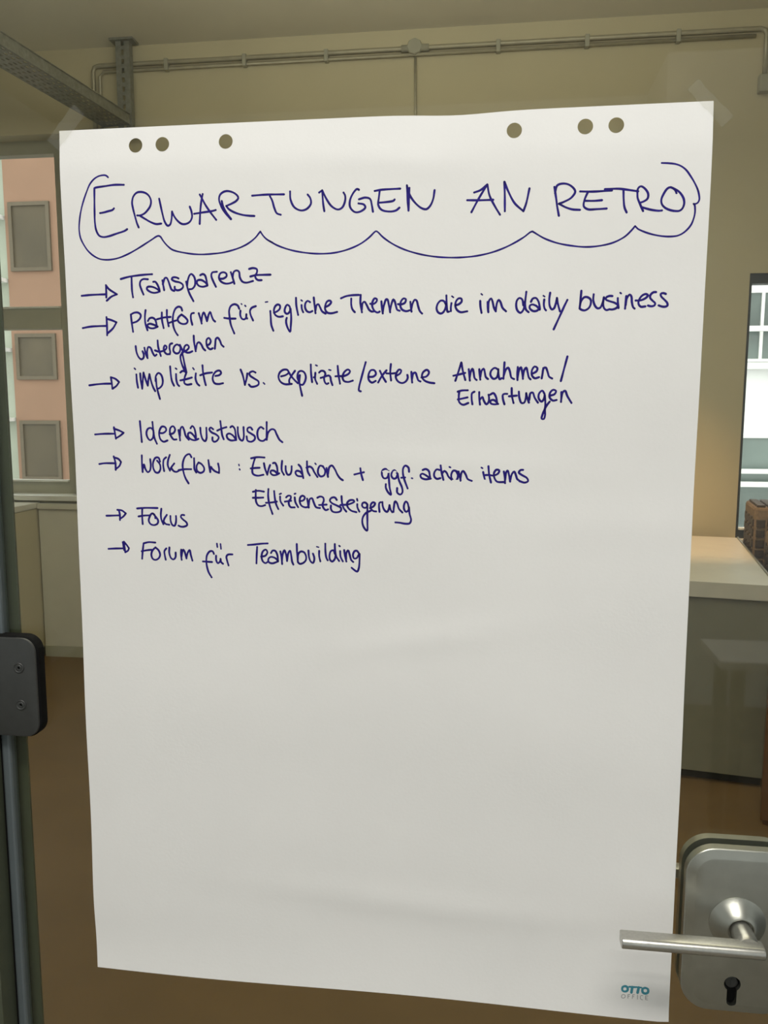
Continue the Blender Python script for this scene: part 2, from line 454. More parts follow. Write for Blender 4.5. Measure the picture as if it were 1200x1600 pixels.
for hx, hy in HOLES:
    ring = [addv(hx + HR * math.cos(2 * math.pi * k / 28), hy + HR * math.sin(2 * math.pi * k / 28)) for k in range(28)]
    E2 += [(ring[k], ring[(k + 1) % 28]) for k in range(28)]
for i in range(1, 68):
    for j in range(1, 98):
        u, v = i * 10.0 + (5 if j % 2 else 0), j * 10.03
        if u > W_ - 5 or v > H_ - 6 or v < 7 or u < 5: continue
        if all((u - a) ** 2 + (v - c) ** 2 > (HR + 3) ** 2 for a, c in HOLES): addv(u, v)
vo, eo, fo, _, _, _ = delaunay_2d_cdt(V2, E2, [], 0, 1e-4)
polyo = [V2[i] for i in outline]
def inside(p):
    c = False; n = len(polyo)
    for i in range(n):
        a, d = polyo[i], polyo[i - 1]
        if (a.y > p.y) != (d.y > p.y) and p.x < (d.x - a.x) * (p.y - a.y) / (d.y - a.y) + a.x: c = not c
    return c
bm = bmesh.new()
bv = [bm.verts.new(sheet_pt(p.x, p.y)) for p in vo]
for f in fo:
    cxy = sum((vo[i] for i in f), Vector((0, 0))) / len(f)
    if any((cxy.x - a) ** 2 + (cxy.y - c) ** 2 < HR ** 2 for a, c in HOLES): continue
    if min(cxy.x, cxy.y, W_ - cxy.x, H_ - cxy.y) < 6 and not inside(cxy): continue
    bm.faces.new([bv[i] for i in f])
for v_ in [v_ for v_ in bm.verts if not v_.link_faces]: bm.verts.remove(v_)
bmesh.ops.recalc_face_normals(bm, faces=bm.faces[:])
g = bmesh.ops.extrude_face_region(bm, geom=bm.faces[:])
bmesh.ops.translate(bm, verts=[e for e in g['geom'] if isinstance(e, bmesh.types.BMVert)], vec=(0, 0.0002, 0))
sheet = link('flipchart_sheet', bm, M['paper'], smooth=True)
for e in sheet.data.edges: pass
bb = bmesh.new(); bb.from_mesh(sheet.data)
for e in bb.edges:
    if len(e.link_faces) == 2 and e.calc_face_angle(0) > 0.8: e.smooth = False
bb.to_mesh(sheet.data); bb.free()
tag(sheet, 'large white flipchart sheet with blue German handwriting taped to the glass door', 'flipchart paper')

STROKES = [
    ('cloud_outline', '', '2.40:55.3,51.1 53.0,49.1 49.1,48.7 43.7,49.8 38.7,52.6 34.0,57.5 30.3,64.4 25.8,74.5 22.1,85.2 19.8,95.9 19.0,104.9 20.0,113.0 23.1,119.9 27.7,126.8 33.9,132.3 41.1,135.9 48.5,137.0 56.4,136.6 64.3,135.0 74.3,131.4 84.2,126.7 94.2,121.3 102.1,116.9 107.0,114.1 109.8,113.3 111.9,114.4 114.6,118.5 118.8,123.5 123.9,127.7 128.7,129.6 139.7,132.0 149.3,133.4 159.0,133.9 169.7,133.5 180.4,132.6 191.1,130.5 201.8,127.3 210.4,123.2 217.9,117.6 221.6,113.4 223.1,111.8 / 225.3,115.2 229.4,119.6 236.7,123.9 231.2,120.9 242.3,126.9 257.1,131.9 273.7,135.0 288.4,136.1 303.1,135.4 317.7,132.2 330.5,127.0 339.5,121.0 345.8,115.3 347.3,114.5 349.4,115.7 353.9,120.2 362.9,126.7 375.5,133.1 391.6,138.3 407.6,141.4 421.8,142.7 436.2,142.9 451.9,141.7 467.5,138.6 480.8,134.1 491.8,128.9 500.5,123.8 506.5,119.4 508.5,118.8 / 511.4,120.6 520.3,125.8 533.5,130.8 548.9,134.0 563.0,135.4 577.0,134.5 589.8,131.6 600.3,126.3 606.5,120.5 609.9,116.4 / 612.8,119.2 614.6,120.2 620.9,122.9 627.2,124.9 633.4,126.3 639.7,127.2 645.8,127.4 651.3,126.8 656.2,124.7 660.3,121.3 663.8,116.8 665.9,111.3 666.9,105.8 666.8,101.0 666.2,97.9 665.2,96.8 / 667.1,96.9 669.2,95.8 670.4,93.1 670.1,89.5 668.6,84.0 664.9,76.6 660.9,70.4 656.4,64.5 651.4,60.7 646.4,58.7 639.7,57.6 632.9,57.1'),
    ('heading_word', 'ERWARTUNGEN', '2.90:39.0,61.8 38.5,72.3 37.9,85.6 37.7,98.2 38.9,106.3 41.8,111.3 46.1,112.9 51.6,112.5 62.5,109.6 71.4,107.1 74.4,105.4|2.90:39.0,61.8 / 40.7,61.2 51.0,60.1 61.8,59.1 72.9,59.4|2.90:44.1,87.8 47.8,87.4 53.7,86.1 58.7,84.9 60.4,83.4|2.90:87.6,104.0 85.8,99.5 83.7,91.4 82.1,84.3 81.3,78.0 83.0,71.9 87.1,68.0 91.9,67.4 97.2,68.8 100.9,72.0 102.8,76.9 101.7,82.2 98.4,86.5 94.4,89.9 89.5,91.6 86.4,91.5|2.90:89.5,91.8 95.2,95.3 101.8,99.0 107.5,101.0 113.3,100.7|2.90:112.1,75.0 113.5,82.5 115.1,90.5 117.2,98.6 120.0,102.9 121.4,103.1 123.4,101.8 125.0,97.0 126.0,88.6|2.90:126.0,89.0 128.5,94.1 132.1,98.6 136.3,101.6 140.6,101.9 145.5,99.7 148.1,95.1 147.7,89.2 146.0,84.2|2.90:160.8,71.8 159.3,77.7 157.7,87.5 156.4,102.3|2.90:157.6,72.2 160.1,76.7 163.6,83.2 168.8,90.8 174.9,98.6|2.90:150.6,91.7 157.0,90.9 165.6,90.0 170.9,89.4 174.7,88.5|2.90:181.6,79.5 182.7,84.3 185.7,90.3 191.4,98.3|2.90:190.8,98.3 184.7,91.2 180.6,84.2 178.7,77.8 179.8,73.4 183.6,70.4 188.4,69.6 194.7,71.4 198.8,74.5 199.8,77.0 197.6,79.8 193.3,82.1 186.4,84.7 / 189.0,87.9 195.2,91.5 203.6,94.2 210.4,95.3 217.0,95.8|2.90:215.0,75.1 230.2,74.5 249.6,74.8|2.90:234.3,76.2 236.6,80.6 238.9,88.5 241.4,93.7 245.6,95.3|2.90:256.1,72.1 256.5,80.3 260.5,88.2 267.8,91.6 274.2,89.9 278.3,84.8 277.6,79.3 274.9,75.8|2.90:292.5,93.0 291.3,84.9 290.5,72.0|2.90:287.2,74.1 290.5,72.0 / 295.3,81.5 300.7,88.6 307.0,91.7 311.6,89.8 314.7,83.0 314.7,77.9 313.1,74.9|2.90:329.4,72.7 327.4,71.8 323.4,75.6 319.8,83.2 320.1,90.0 325.1,94.8 330.9,94.3 336.0,90.5 334.5,87.5 328.8,86.2|2.90:329.3,82.1 336.0,80.6 341.0,82.1 342.8,88.1 344.0,95.0|2.90:345.9,74.3 352.1,73.4 372.6,72.8|2.90:351.2,73.9 350.3,80.7 349.6,88.3 353.0,93.2 361.1,95.2 368.2,94.3 371.8,91.6|2.90:350.0,86.1 357.5,85.7 365.5,84.6 366.7,83.4|2.90:381.2,94.9 380.3,84.2 379.5,69.8 / 382.4,79.2 387.7,86.9 394.8,92.8 399.8,93.9 403.6,90.8 406.7,84.1 408.1,75.4|2.90:382.1,72.4 381.2,94.4'),
    ('heading_word', 'AN', '2.90:446.1,98.3 453.3,85.2 461.9,71.6|2.90:448.7,79.0 455.4,76.7 461.9,71.6 / 464.3,82.3 470.0,93.2 475.3,101.5|2.90:441.7,86.3 453.3,86.7 468.2,86.7|2.90:480.1,98.2 479.8,85.0 479.1,69.6 / 483.0,78.6 489.8,90.6 498.8,98.8 / 501.5,91.0 504.4,76.8'),
    ('heading_word', 'RETRO', '2.90:534.5,104.3 532.5,95.1 531.3,87.6 529.2,76.3|2.90:530.0,82.3 532.0,74.9 538.4,73.3 545.0,75.4 549.9,81.2 546.4,87.0 538.9,91.0 534.2,92.6 / 541.3,96.4 547.8,98.5 555.2,99.2|2.90:554.8,81.4 566.7,82.0 585.9,81.5|2.90:562.4,82.3 559.4,89.6 558.9,95.9 562.9,98.8 571.5,99.0 581.4,98.7|2.90:560.5,90.6 569.1,90.9 576.6,90.5|2.90:579.0,80.1 592.2,80.1 602.9,81.7 611.4,83.2|2.90:597.1,81.3 597.7,90.7 598.8,98.1 601.1,103.1|2.90:610.7,83.9 611.2,89.5 613.6,95.1 615.3,98.8 617.0,102.2|2.90:610.3,83.3 611.7,79.7 614.1,78.5 616.7,79.9 619.2,82.4 621.2,86.1 620.8,90.4 617.2,93.0 613.5,94.2|2.90:614.9,98.2 618.7,99.5 625.0,101.3 632.4,102.4 635.2,102.2|2.90:648.3,86.1 646.9,83.3 642.5,80.4 639.5,81.5 636.0,86.6 634.1,92.0 634.9,96.3 637.8,99.5 642.2,101.8 647.8,103.1 652.1,103.0 654.5,101.2 656.1,97.0 655.6,92.1 653.2,87.7 650.0,84.3 646.2,82.0 642.5,80.4'),
    ('bullet_arrow', '1', '3.00:17.9,174.9 27.9,174.2 37.9,173.9 46.3,173.8|3.00:46.8,164.0 46.9,171.3 46.7,177.3|3.00:46.8,164.0 50.1,168.2 59.2,174.0 / 52.7,176.4 47.0,180.7'),
    ('handwritten_word', 'Transparenz', '3.00:64.3,157.8 73.3,155.7 83.1,154.5 92.9,153.7 100.7,153.4|3.00:76.9,156.4 76.8,164.5 77.0,171.8 77.8,177.5|3.00:90.0,174.8 87.9,169.7 86.2,163.8 87.3,160.2 90.3,158.4 95.7,158.7|3.00:101.7,161.5 103.8,161.4 106.2,164.2 108.4,169.6 108.8,171.9|3.00:108.4,171.0 104.1,168.2 99.3,166.6 94.9,166.9 94.1,168.9 97.1,171.7 102.0,173.2 106.9,172.5 108.8,171.5|3.00:112.2,160.2 113.0,165.2 113.9,170.6|3.00:112.5,164.3 115.2,157.8 117.1,157.6 118.9,160.8 120.7,166.2 122.5,170.3 125.4,171.6|3.00:130.6,158.5 128.2,157.4 124.4,157.3 122.9,159.1 126.2,161.4 131.9,162.8 135.2,165.1 135.4,167.9 132.2,170.5 128.3,170.9 126.1,169.5 126.0,167.2|3.00:139.2,162.1 140.0,166.6 142.2,173.8 146.8,182.8|3.00:140.0,166.6 141.2,160.3 143.3,155.4 145.2,154.1 148.0,156.4 149.5,161.4 148.7,166.7 145.7,169.8 142.8,170.1|3.00:155.3,155.6 158.2,154.4 160.5,155.7 162.3,161.6 163.1,166.6|3.00:163.1,165.7 159.8,162.5 156.1,160.6 152.2,161.0 151.2,163.2 153.0,166.4 157.8,167.8 163.1,166.6|3.00:172.6,168.1 169.9,162.6 167.7,156.3 168.7,153.2 174.0,152.3|3.00:176.6,159.6 180.9,159.7 184.8,157.1 184.4,154.4 181.1,153.0 177.7,154.3 176.2,158.3 178.0,162.3 182.7,164.8 187.5,164.8 192.7,163.1|3.00:189.6,153.2 191.4,158.6 193.3,165.3|3.00:191.4,158.6 193.0,152.8 196.3,151.4 198.7,152.9 199.5,158.7 202.2,163.2 206.4,164.4 214.0,162.8|3.00:209.9,150.2 214.3,149.3 218.5,150.7 218.4,154.2 216.5,157.3 217.4,160.4 219.7,162.0 223.5,162.1|3.00:211.1,158.1 217.0,156.8 224.5,156.6 233.4,156.6'),
    ('bullet_arrow', '2', '3.00:17.5,209.9 26.3,208.5 36.3,208.0 45.3,207.9|3.00:45.9,198.4 46.1,207.6 45.8,218.0|3.00:46.1,200.2 51.5,201.7 57.4,204.1 / 53.1,210.5 45.9,216.4'),
    ('handwritten_word', 'Plattform', '3.00:74.5,196.5 75.2,205.2 76.3,214.6|3.00:74.4,196.0 78.6,194.1 83.0,194.1 85.9,196.6 85.2,199.8 81.2,203.5 76.2,205.0|3.00:91.7,191.5 90.7,198.1 90.9,205.4 93.1,213.2|3.00:94.0,203.2 96.0,200.4 99.5,199.8 102.4,201.9 103.7,206.5 104.0,209.2|3.00:105.0,209.3 100.7,207.4 95.8,206.2 93.0,207.7 94.7,210.2 99.6,211.2 105.0,209.4|3.00:104.5,201.5 112.7,199.7 120.3,199.2|3.00:110.3,194.4 110.2,202.0 111.8,211.0|3.00:116.2,191.8 116.1,200.2 117.7,209.2|3.00:133.7,192.7 132.5,189.4 129.6,188.4 126.2,190.4 123.6,195.8 122.6,202.1 123.1,209.5 125.3,215.4 127.7,218.9|3.00:117.9,205.7 122.3,204.2 126.4,203.1|3.00:132.8,196.8 129.8,199.1 128.2,202.2 130.1,205.4 134.4,207.0 138.3,206.2 139.6,203.7 137.5,200.5 132.8,196.8|3.00:144.7,207.9 143.5,202.4 143.4,197.9 144.4,195.9 146.9,195.4|3.00:152.4,195.7 153.9,200.7 155.4,206.7|3.00:155.3,204.4 156.4,198.0 158.0,194.9 159.8,198.5 161.5,204.3|3.00:161.6,204.0 163.7,197.2 165.4,194.5 167.0,199.1 168.8,203.2 170.7,204.8'),
    ('handwritten_word', 'für', '3.00:198.1,191.7 196.4,188.2 192.7,186.8 188.8,188.6 186.8,193.0 187.1,200.3 188.3,208.4 191.9,217.7|3.00:181.1,201.1 187.0,201.9 193.7,202.0|3.00:199.4,193.7 199.1,198.6 200.9,202.3 203.4,203.0 205.4,201.4 205.9,197.6 / 205.7,200.5 206.7,202.1|2.00:200.4,186.4 201.1,187.1|2.30:204.5,188.3 205.4,189.2|3.00:213.2,204.2 210.5,197.9 210.1,193.8 212.0,190.9 216.6,189.2'),
    ('handwritten_word', 'jegliche', '2.00:227.3,185.1 229.8,184.8|3.00:232.5,194.6 232.9,202.2 233.4,209.4 235.5,215.3|3.00:236.5,196.4 239.8,195.1 243.1,192.1 243.2,188.9 240.9,187.8 238.0,189.7 236.5,194.2 237.9,198.7 241.6,200.7 246.3,200.3|3.00:254.4,194.5 253.8,190.0 251.2,188.2 248.8,191.7 248.4,195.7 250.6,197.8 252.9,196.7 254.8,193.6|3.00:254.9,192.7 255.4,201.6 254.8,210.6 254.0,216.7 251.7,213.2 249.9,207.8 249.8,204.2 250.5,202.0|3.00:260.9,181.2 261.2,189.2 263.0,199.0|3.00:266.9,188.8 267.2,192.9 268.6,196.3|2.30:266.5,183.6 267.6,184.5|3.00:276.2,185.9 273.6,184.5 271.3,186.7 270.7,191.1 272.6,195.2 275.8,196.4 278.6,195.2|3.00:280.3,181.1 281.0,188.6 282.0,197.5|3.00:281.9,194.8 283.3,189.1 285.2,188.2 287.0,191.4 289.3,195.8 293.0,198.1|3.00:292.6,191.4 296.7,189.3 299.1,186.2 297.7,184.6 294.9,185.3 292.8,189.2 292.5,193.7 294.8,197.0 299.4,197.8 305.4,196.5'),
    ('handwritten_word', 'Themen', '3.00:309.7,182.4 315.2,180.3 321.6,179.4 328.9,179.2|3.00:320.7,182.9 320.7,189.2 322.0,194.1 324.5,197.0|3.00:330.8,179.2 330.5,187.6 332.1,197.2|3.00:331.9,194.7 333.0,187.6 334.9,186.3 337.1,189.5 339.9,194.8 342.6,196.6 344.9,196.4|3.00:341.1,188.5 344.0,188.9 347.6,186.5 348.1,183.9 345.8,183.0 343.5,186.5 343.2,191.3 345.8,196.2 349.0,197.7 351.1,196.7|3.00:352.9,186.2 353.5,192.3 354.4,198.7|3.00:354.4,197.6 355.8,189.7 358.1,184.1 359.4,184.5 360.8,189.8 362.2,197.6|3.00:362.1,196.0 363.9,188.1 365.6,184.4 367.1,186.4 368.5,191.7 369.8,195.2 372.3,196.1|3.00:370.5,189.3 373.9,189.6 377.9,187.9 378.8,184.4 376.6,183.5 373.9,186.1 373.0,190.9 374.8,194.9 379.3,196.7 382.9,195.8|3.00:383.6,187.1 384.0,191.9 384.9,197.2|3.00:384.6,194.6 386.1,188.5 388.3,185.0 390.1,185.9 391.9,192.0 393.7,196.9 396.0,199.3'),
    ('handwritten_word', 'die', '3.00:421.3,181.2 421.6,188.6 422.1,195.5 422.8,198.0 424.2,197.7|3.00:421.0,190.3 418.7,186.8 415.6,186.3 412.5,189.3 411.2,194.1 412.6,198.0 415.7,199.6 418.4,198.1 420.5,193.8 421.1,189.4|3.00:426.7,189.1 426.1,193.4 426.2,197.2|2.30:427.1,182.0 428.7,183.2|3.00:431.2,191.3 434.7,190.1 437.3,187.5 436.9,184.6 434.2,184.3 431.6,187.0 430.7,191.8 432.6,196.1 436.2,198.4 443.2,197.6'),
    ('handwritten_word', 'im', '3.00:456.5,187.2 456.9,193.4 458.1,199.4|2.30:457.5,180.1 458.6,181.0|3.00:464.2,188.4 464.5,193.6 465.1,198.8|3.00:464.8,196.2 465.5,187.5 467.7,184.8 469.1,187.6 470.9,194.5 472.8,198.0|3.00:472.7,197.1 473.9,189.4 475.6,186.4 477.4,188.6 479.7,194.6 483.3,198.1'),
    ('handwritten_word', 'daily', '3.00:503.7,178.7 503.0,185.5 502.6,191.5 503.7,196.7 506.4,199.3|3.00:501.0,192.4 499.6,186.3 496.9,184.8 494.4,187.1 493.6,192.3 495.0,197.5 498.1,199.9 500.7,197.5 502.1,192.4 502.5,189.0|3.00:508.6,188.9 510.4,185.7 513.4,185.0 516.1,188.3 517.5,193.5 517.8,196.9|3.00:517.6,196.5 514.0,193.0 509.7,191.6 507.5,192.9 507.6,195.5 510.7,198.1 514.2,198.2 517.6,196.1|3.00:522.1,186.7 521.8,191.8 522.8,196.1 524.1,197.7|2.30:521.1,182.9 522.4,183.8|3.00:527.9,180.0 527.2,186.8 527.9,193.6 530.1,196.9 532.2,195.8 533.8,191.2 534.9,185.4 / 536.0,191.2 538.3,198.9|3.00:545.5,187.5 542.5,193.9 538.5,203.2 532.4,217.1'),
    ('handwritten_word', 'business', '3.00:559.3,178.6 558.9,184.7 558.0,196.2 / 559.4,189.0 562.3,185.2 565.3,185.0 568.8,187.5 569.1,191.7 567.3,195.9 563.2,198.3 559.7,197.5 558.0,196.2|3.00:571.7,182.4 571.5,188.3 573.7,194.3 576.3,196.5 578.8,195.7 580.8,191.0 582.0,185.5 / 581.4,191.9 582.7,196.6 584.8,198.3 586.9,197.9|3.00:590.4,184.4 587.7,184.2 584.4,185.6 584.0,187.7 587.9,189.5 593.0,191.2 596.3,193.8 594.9,196.3 590.7,197.8 587.8,197.5|3.00:595.8,186.6 596.0,190.4 596.9,196.4|2.30:598.0,181.2 599.0,182.0|3.00:604.2,184.6 603.8,190.5 603.4,197.1|3.00:603.8,193.9 605.1,186.3 607.5,183.2 609.2,185.1 609.9,190.6 611.3,195.7 612.8,197.2|3.00:613.6,189.2 618.2,189.1 623.1,187.1 625.5,184.2 623.4,182.9 619.7,184.5 616.9,188.6 616.5,192.4 618.8,195.4 623.4,195.2|3.00:633.3,181.2 630.8,181.3 628.0,183.8 627.7,186.7 630.3,189.7 632.9,192.3 632.2,194.4 629.3,195.2 625.9,194.4|3.00:642.9,183.2 640.4,182.3 637.9,183.1 638.5,185.6 641.5,188.6 644.6,192.0 645.1,194.6 642.7,195.8 639.3,195.5 636.4,194.4'),
    ('handwritten_word', 'untergehen', '3.00:78.6,230.2 79.3,236.7 81.6,242.3 84.5,244.6 87.0,243.2 87.6,239.5 86.3,235.8|3.00:88.7,232.1 89.7,237.7 91.9,243.3|3.00:91.7,241.4 91.7,235.8 93.4,231.2 95.8,232.2 98.1,237.7 100.4,241.0 102.4,239.6|3.00:104.3,224.4 104.7,231.3 107.3,241.1|3.00:100.8,235.0 105.5,236.4 110.5,235.5 113.5,233.7 114.5,231.4 112.6,229.7 111.1,232.3 111.9,236.9 114.7,239.3 117.7,239.0|3.00:121.0,227.6 118.5,228.5 117.6,232.4 118.3,237.0 117.7,239.3|3.00:129.2,230.2 126.4,228.8 122.9,231.5 122.0,235.6 124.6,238.4 128.0,238.0 130.1,234.3 129.8,229.3|3.00:129.8,229.3 131.6,233.4 132.9,237.1 130.1,240.8 130.2,246.3 132.9,254.6 135.6,259.7|3.00:131.9,237.6 133.2,243.6 134.4,250.9 136.1,259.3|3.00:132.9,237.1 137.9,234.8 140.1,231.6 138.0,229.3 135.1,231.1 134.4,235.3 137.3,237.6 140.7,237.6 143.7,236.3|3.00:145.9,219.6 146.1,226.2 147.6,236.3|3.00:147.8,234.5 149.8,227.6 151.7,226.7 154.1,229.0 156.4,233.6 158.5,235.5|3.00:160.3,230.0 163.3,229.1 165.1,225.5 163.0,222.2 160.5,224.0 160.2,229.1 161.7,232.7 164.6,234.4 167.0,233.2|3.00:170.7,223.7 170.2,228.2 169.4,233.9|3.00:169.8,230.1 171.1,223.2 173.1,222.1 175.4,225.1 177.2,229.7 179.4,231.7'),
    ('bullet_arrow', '3', '3.00:21.8,272.9 30.8,271.8 38.9,271.2 47.9,271.1|3.00:47.8,264.0 48.5,270.1 48.9,276.7|3.00:47.8,264.0 53.2,265.9 57.2,269.4 / 53.9,273.5 49.2,276.7'),
    ('handwritten_word', 'implizite', '3.00:77.9,261.1 78.1,268.4 79.1,275.7|2.30:75.9,254.3 77.1,255.5|3.00:82.4,260.0 82.8,268.4 83.9,276.8|3.00:83.9,276.3 85.1,267.5 86.4,259.1 / 88.1,265.6 90.6,273.4|3.00:90.6,273.1 91.9,265.6 93.1,260.8 / 94.5,267.5 96.7,275.0 99.0,279.5|3.00:100.5,265.6 100.9,274.0 102.4,281.5 104.1,288.1|3.00:99.9,268.4 100.6,262.8 103.7,259.6 106.6,261.5 108.3,267.5 107.2,273.1 103.6,276.4 101.6,276.7|3.00:117.5,252.5 117.9,261.1 118.9,268.5 121.1,273.6|3.00:124.0,260.9 124.1,267.6 125.4,272.2 127.0,273.9|2.30:123.6,254.6 125.0,255.5|3.00:129.0,259.3 131.3,257.6 134.2,257.9 135.6,259.7 134.0,263.9 133.2,267.6 133.3,270.9 136.2,272.5 141.3,271.8|3.00:128.7,267.8 135.4,266.5 142.0,264.7|3.00:146.8,260.3 146.2,265.8 148.0,271.4 150.3,273.5|2.30:143.6,254.3 144.9,256.0|3.00:154.7,251.5 155.1,259.4 156.4,267.7 157.7,273.1|3.00:151.7,262.3 158.0,260.3 165.3,259.4|3.00:169.1,263.1 173.5,262.2 175.7,259.9 174.1,257.4 170.2,258.1 166.7,262.2 165.8,266.8 167.9,271.0 172.3,271.9 177.4,271.0'),
    ('handwritten_word', 'vs.', '3.00:197.8,256.4 200.0,262.3 202.2,272.9 / 204.3,266.0 205.3,260.5|3.00:214.5,259.7 211.6,258.3 207.7,260.1 208.2,262.8 212.9,266.1 217.6,269.3 217.5,272.5 213.7,274.5 208.9,274.8 206.7,272.5|2.30:223.1,270.7 224.4,272.1'),
    ('handwritten_word', 'explizite/extene', '3.00:243.0,263.9 248.2,262.5 251.5,259.8 250.2,257.1 245.9,256.8 241.6,259.8 240.1,264.8 242.4,269.8 247.1,272.3 254.7,272.0|3.00:251.5,259.4 254.8,264.4 258.5,268.5 261.5,271.3|3.00:258.6,258.0 254.8,263.0 251.9,268.0 252.3,271.7|3.00:263.8,262.6 263.2,270.4 264.5,277.7 266.0,284.8|3.00:262.7,269.4 261.2,264.9 262.4,259.4 265.2,258.1 268.5,259.5 270.4,264.0 269.3,269.5 266.5,273.1 264.1,272.6|3.00:276.1,251.5 276.3,260.4 277.3,270.2|3.00:281.0,260.2 280.7,266.8 282.8,272.0|3.00:279.3,265.1 280.7,265.4|2.30:281.5,252.1 283.1,252.8|3.00:285.2,260.0 287.3,258.2 290.6,258.7 292.0,261.4 290.5,265.9 291.4,270.4 293.3,272.3 295.1,271.4|3.00:286.8,265.7 291.5,264.3 295.7,263.2 297.3,264.6 298.0,268.7 299.6,273.4|2.30:296.0,257.1 297.9,257.6|3.00:305.5,253.1 306.3,262.0 307.9,271.9|3.00:303.0,264.1 307.4,263.8 311.3,264.0 317.3,261.5 319.0,258.8 316.8,256.9 312.9,259.4 310.7,264.7 312.3,269.0 316.7,270.1 321.9,268.7|3.00:336.0,249.3 333.8,256.8 331.1,266.4 328.8,275.0 328.5,279.3 330.5,280.1|3.00:339.1,264.8 344.2,264.5 347.0,261.7 345.3,257.9 341.5,257.9 339.1,262.2 339.3,268.0 342.6,270.9 346.7,269.1|3.00:351.3,258.5 354.1,264.3 357.7,270.2|3.00:358.4,258.0 353.5,263.8 349.4,270.7|3.00:363.1,251.4 362.4,260.1 363.3,268.7|3.00:358.4,261.2 363.3,261.4 367.9,261.0|3.00:368.7,263.9 373.1,261.2 374.1,258.1 372.0,257.2 368.9,261.2 368.5,266.0 371.5,270.3 375.8,271.4 379.6,269.2 381.2,265.5 380.7,262.9|3.00:385.0,259.7 385.2,264.5 385.9,270.9|3.00:385.7,267.7 387.1,261.3 389.3,260.6 390.9,264.5 392.6,268.8 394.7,269.8|3.00:395.8,265.6 401.2,264.5 403.8,260.3 401.6,257.7 397.4,260.3 396.3,265.1 399.0,268.8 403.9,270.9 409.6,271.7'),
    ('handwritten_word', 'Annahmen/', '3.00:431.7,269.3 434.6,260.5 437.8,250.2 / 439.6,259.4 442.2,268.5|3.00:429.6,264.0 436.3,262.5 441.9,261.1|3.00:445.7,257.2 446.2,262.7 447.0,269.1|3.00:446.8,266.1 448.0,259.4 449.6,256.7 450.8,260.5 452.0,266.6 454.0,268.5|3.00:456.7,257.3 457.1,262.8 457.9,268.1|3.00:457.7,265.6 459.1,258.9 461.3,256.7 462.5,260.6 463.7,265.6 465.9,267.5|3.00:476.3,257.9 472.9,256.0 469.1,259.0 468.4,263.4 471.5,267.3 474.8,266.2 476.3,260.7 476.5,257.4 / 476.9,263.4 478.1,267.8 480.1,266.7|3.00:482.8,250.3 482.4,258.5 482.0,267.3|3.00:482.2,264.5 484.6,257.4 486.7,255.8 488.5,259.6 490.3,266.2 493.0,267.6|3.00:496.6,255.3 496.4,261.9 496.6,268.7|3.00:496.8,265.7 498.3,257.5 499.9,255.5 501.1,259.7 502.2,267.4|3.00:502.1,266.3 503.3,258.6 505.4,255.9 506.9,260.8 508.4,266.3 510.1,268.0|3.00:511.0,262.5 515.9,259.8 516.9,256.5 514.1,254.8 511.5,258.1 511.3,263.6 514.4,266.9 518.8,265.8|3.00:522.9,256.5 522.5,260.9 521.5,267.1|3.00:521.9,264.2 523.4,256.5 525.4,256.0 527.4,260.4 529.1,265.3 532.2,267.2|3.00:547.2,244.7 544.6,255.5 541.2,269.9'),
    ('handwritten_word', 'Erwartungen', '3.00:434.3,280.7 438.8,279.4 444.9,279.2|3.00:436.0,280.5 435.5,286.1 436.1,291.6 440.1,294.4 445.7,292.5|3.00:434.6,288.8 440.0,287.7 444.7,286.6|3.00:450.0,293.9 449.2,288.3 449.5,282.2 452.0,280.7|3.00:457.0,281.1 457.1,287.2 458.0,294.2|3.00:457.6,289.4 460.4,286.1 461.9,290.0 464.7,293.9 466.9,291.6 467.4,287.2 466.8,283.9|3.00:468.4,283.9 471.8,282.2 474.6,286.1 476.1,292.8|3.00:476.0,292.2 472.4,289.4 469.1,290.0 469.2,292.8 472.5,293.9 477.0,293.5|3.00:483.6,293.9 481.9,288.3 481.8,283.9 483.4,283.0 486.2,283.0|3.00:490.8,277.0 491.2,285.0 493.0,292.5|3.00:488.1,285.5 492.3,285.2 496.2,284.8|3.00:498.3,280.8 499.0,287.2 501.3,292.5 504.0,292.2 505.6,287.2 506.0,282.3 / 507.2,287.2 509.0,292.2|3.00:509.2,289.4 510.4,282.3 512.6,281.7 514.9,287.2 518.3,292.2|3.00:524.7,282.8 522.4,279.7 519.2,282.8 519.0,287.8 522.1,291.1 524.3,288.3 525.0,283.9 / 525.9,291.6 525.6,298.3 523.6,303.8 522.6,308.8 524.8,309.1 526.0,304.9 525.8,298.3 528.2,293.9 530.4,291.1|3.00:530.2,285.0 535.1,283.4 536.6,280.1 533.8,278.8 530.6,281.7 530.2,286.7 533.6,290.0 537.4,289.4|3.00:542.1,281.2 542.2,286.2 542.0,291.4|3.00:542.2,288.3 543.7,281.2 545.8,279.8 548.2,285.1 552.7,292.4'),
    ('bullet_arrow', '4', '3.00:25.4,327.9 35.8,327.1 49.0,326.9|3.00:48.3,319.7 49.1,325.6 50.0,332.5|3.00:48.2,321.3 54.2,323.2 59.5,325.8 / 55.5,328.9 50.0,332.1'),
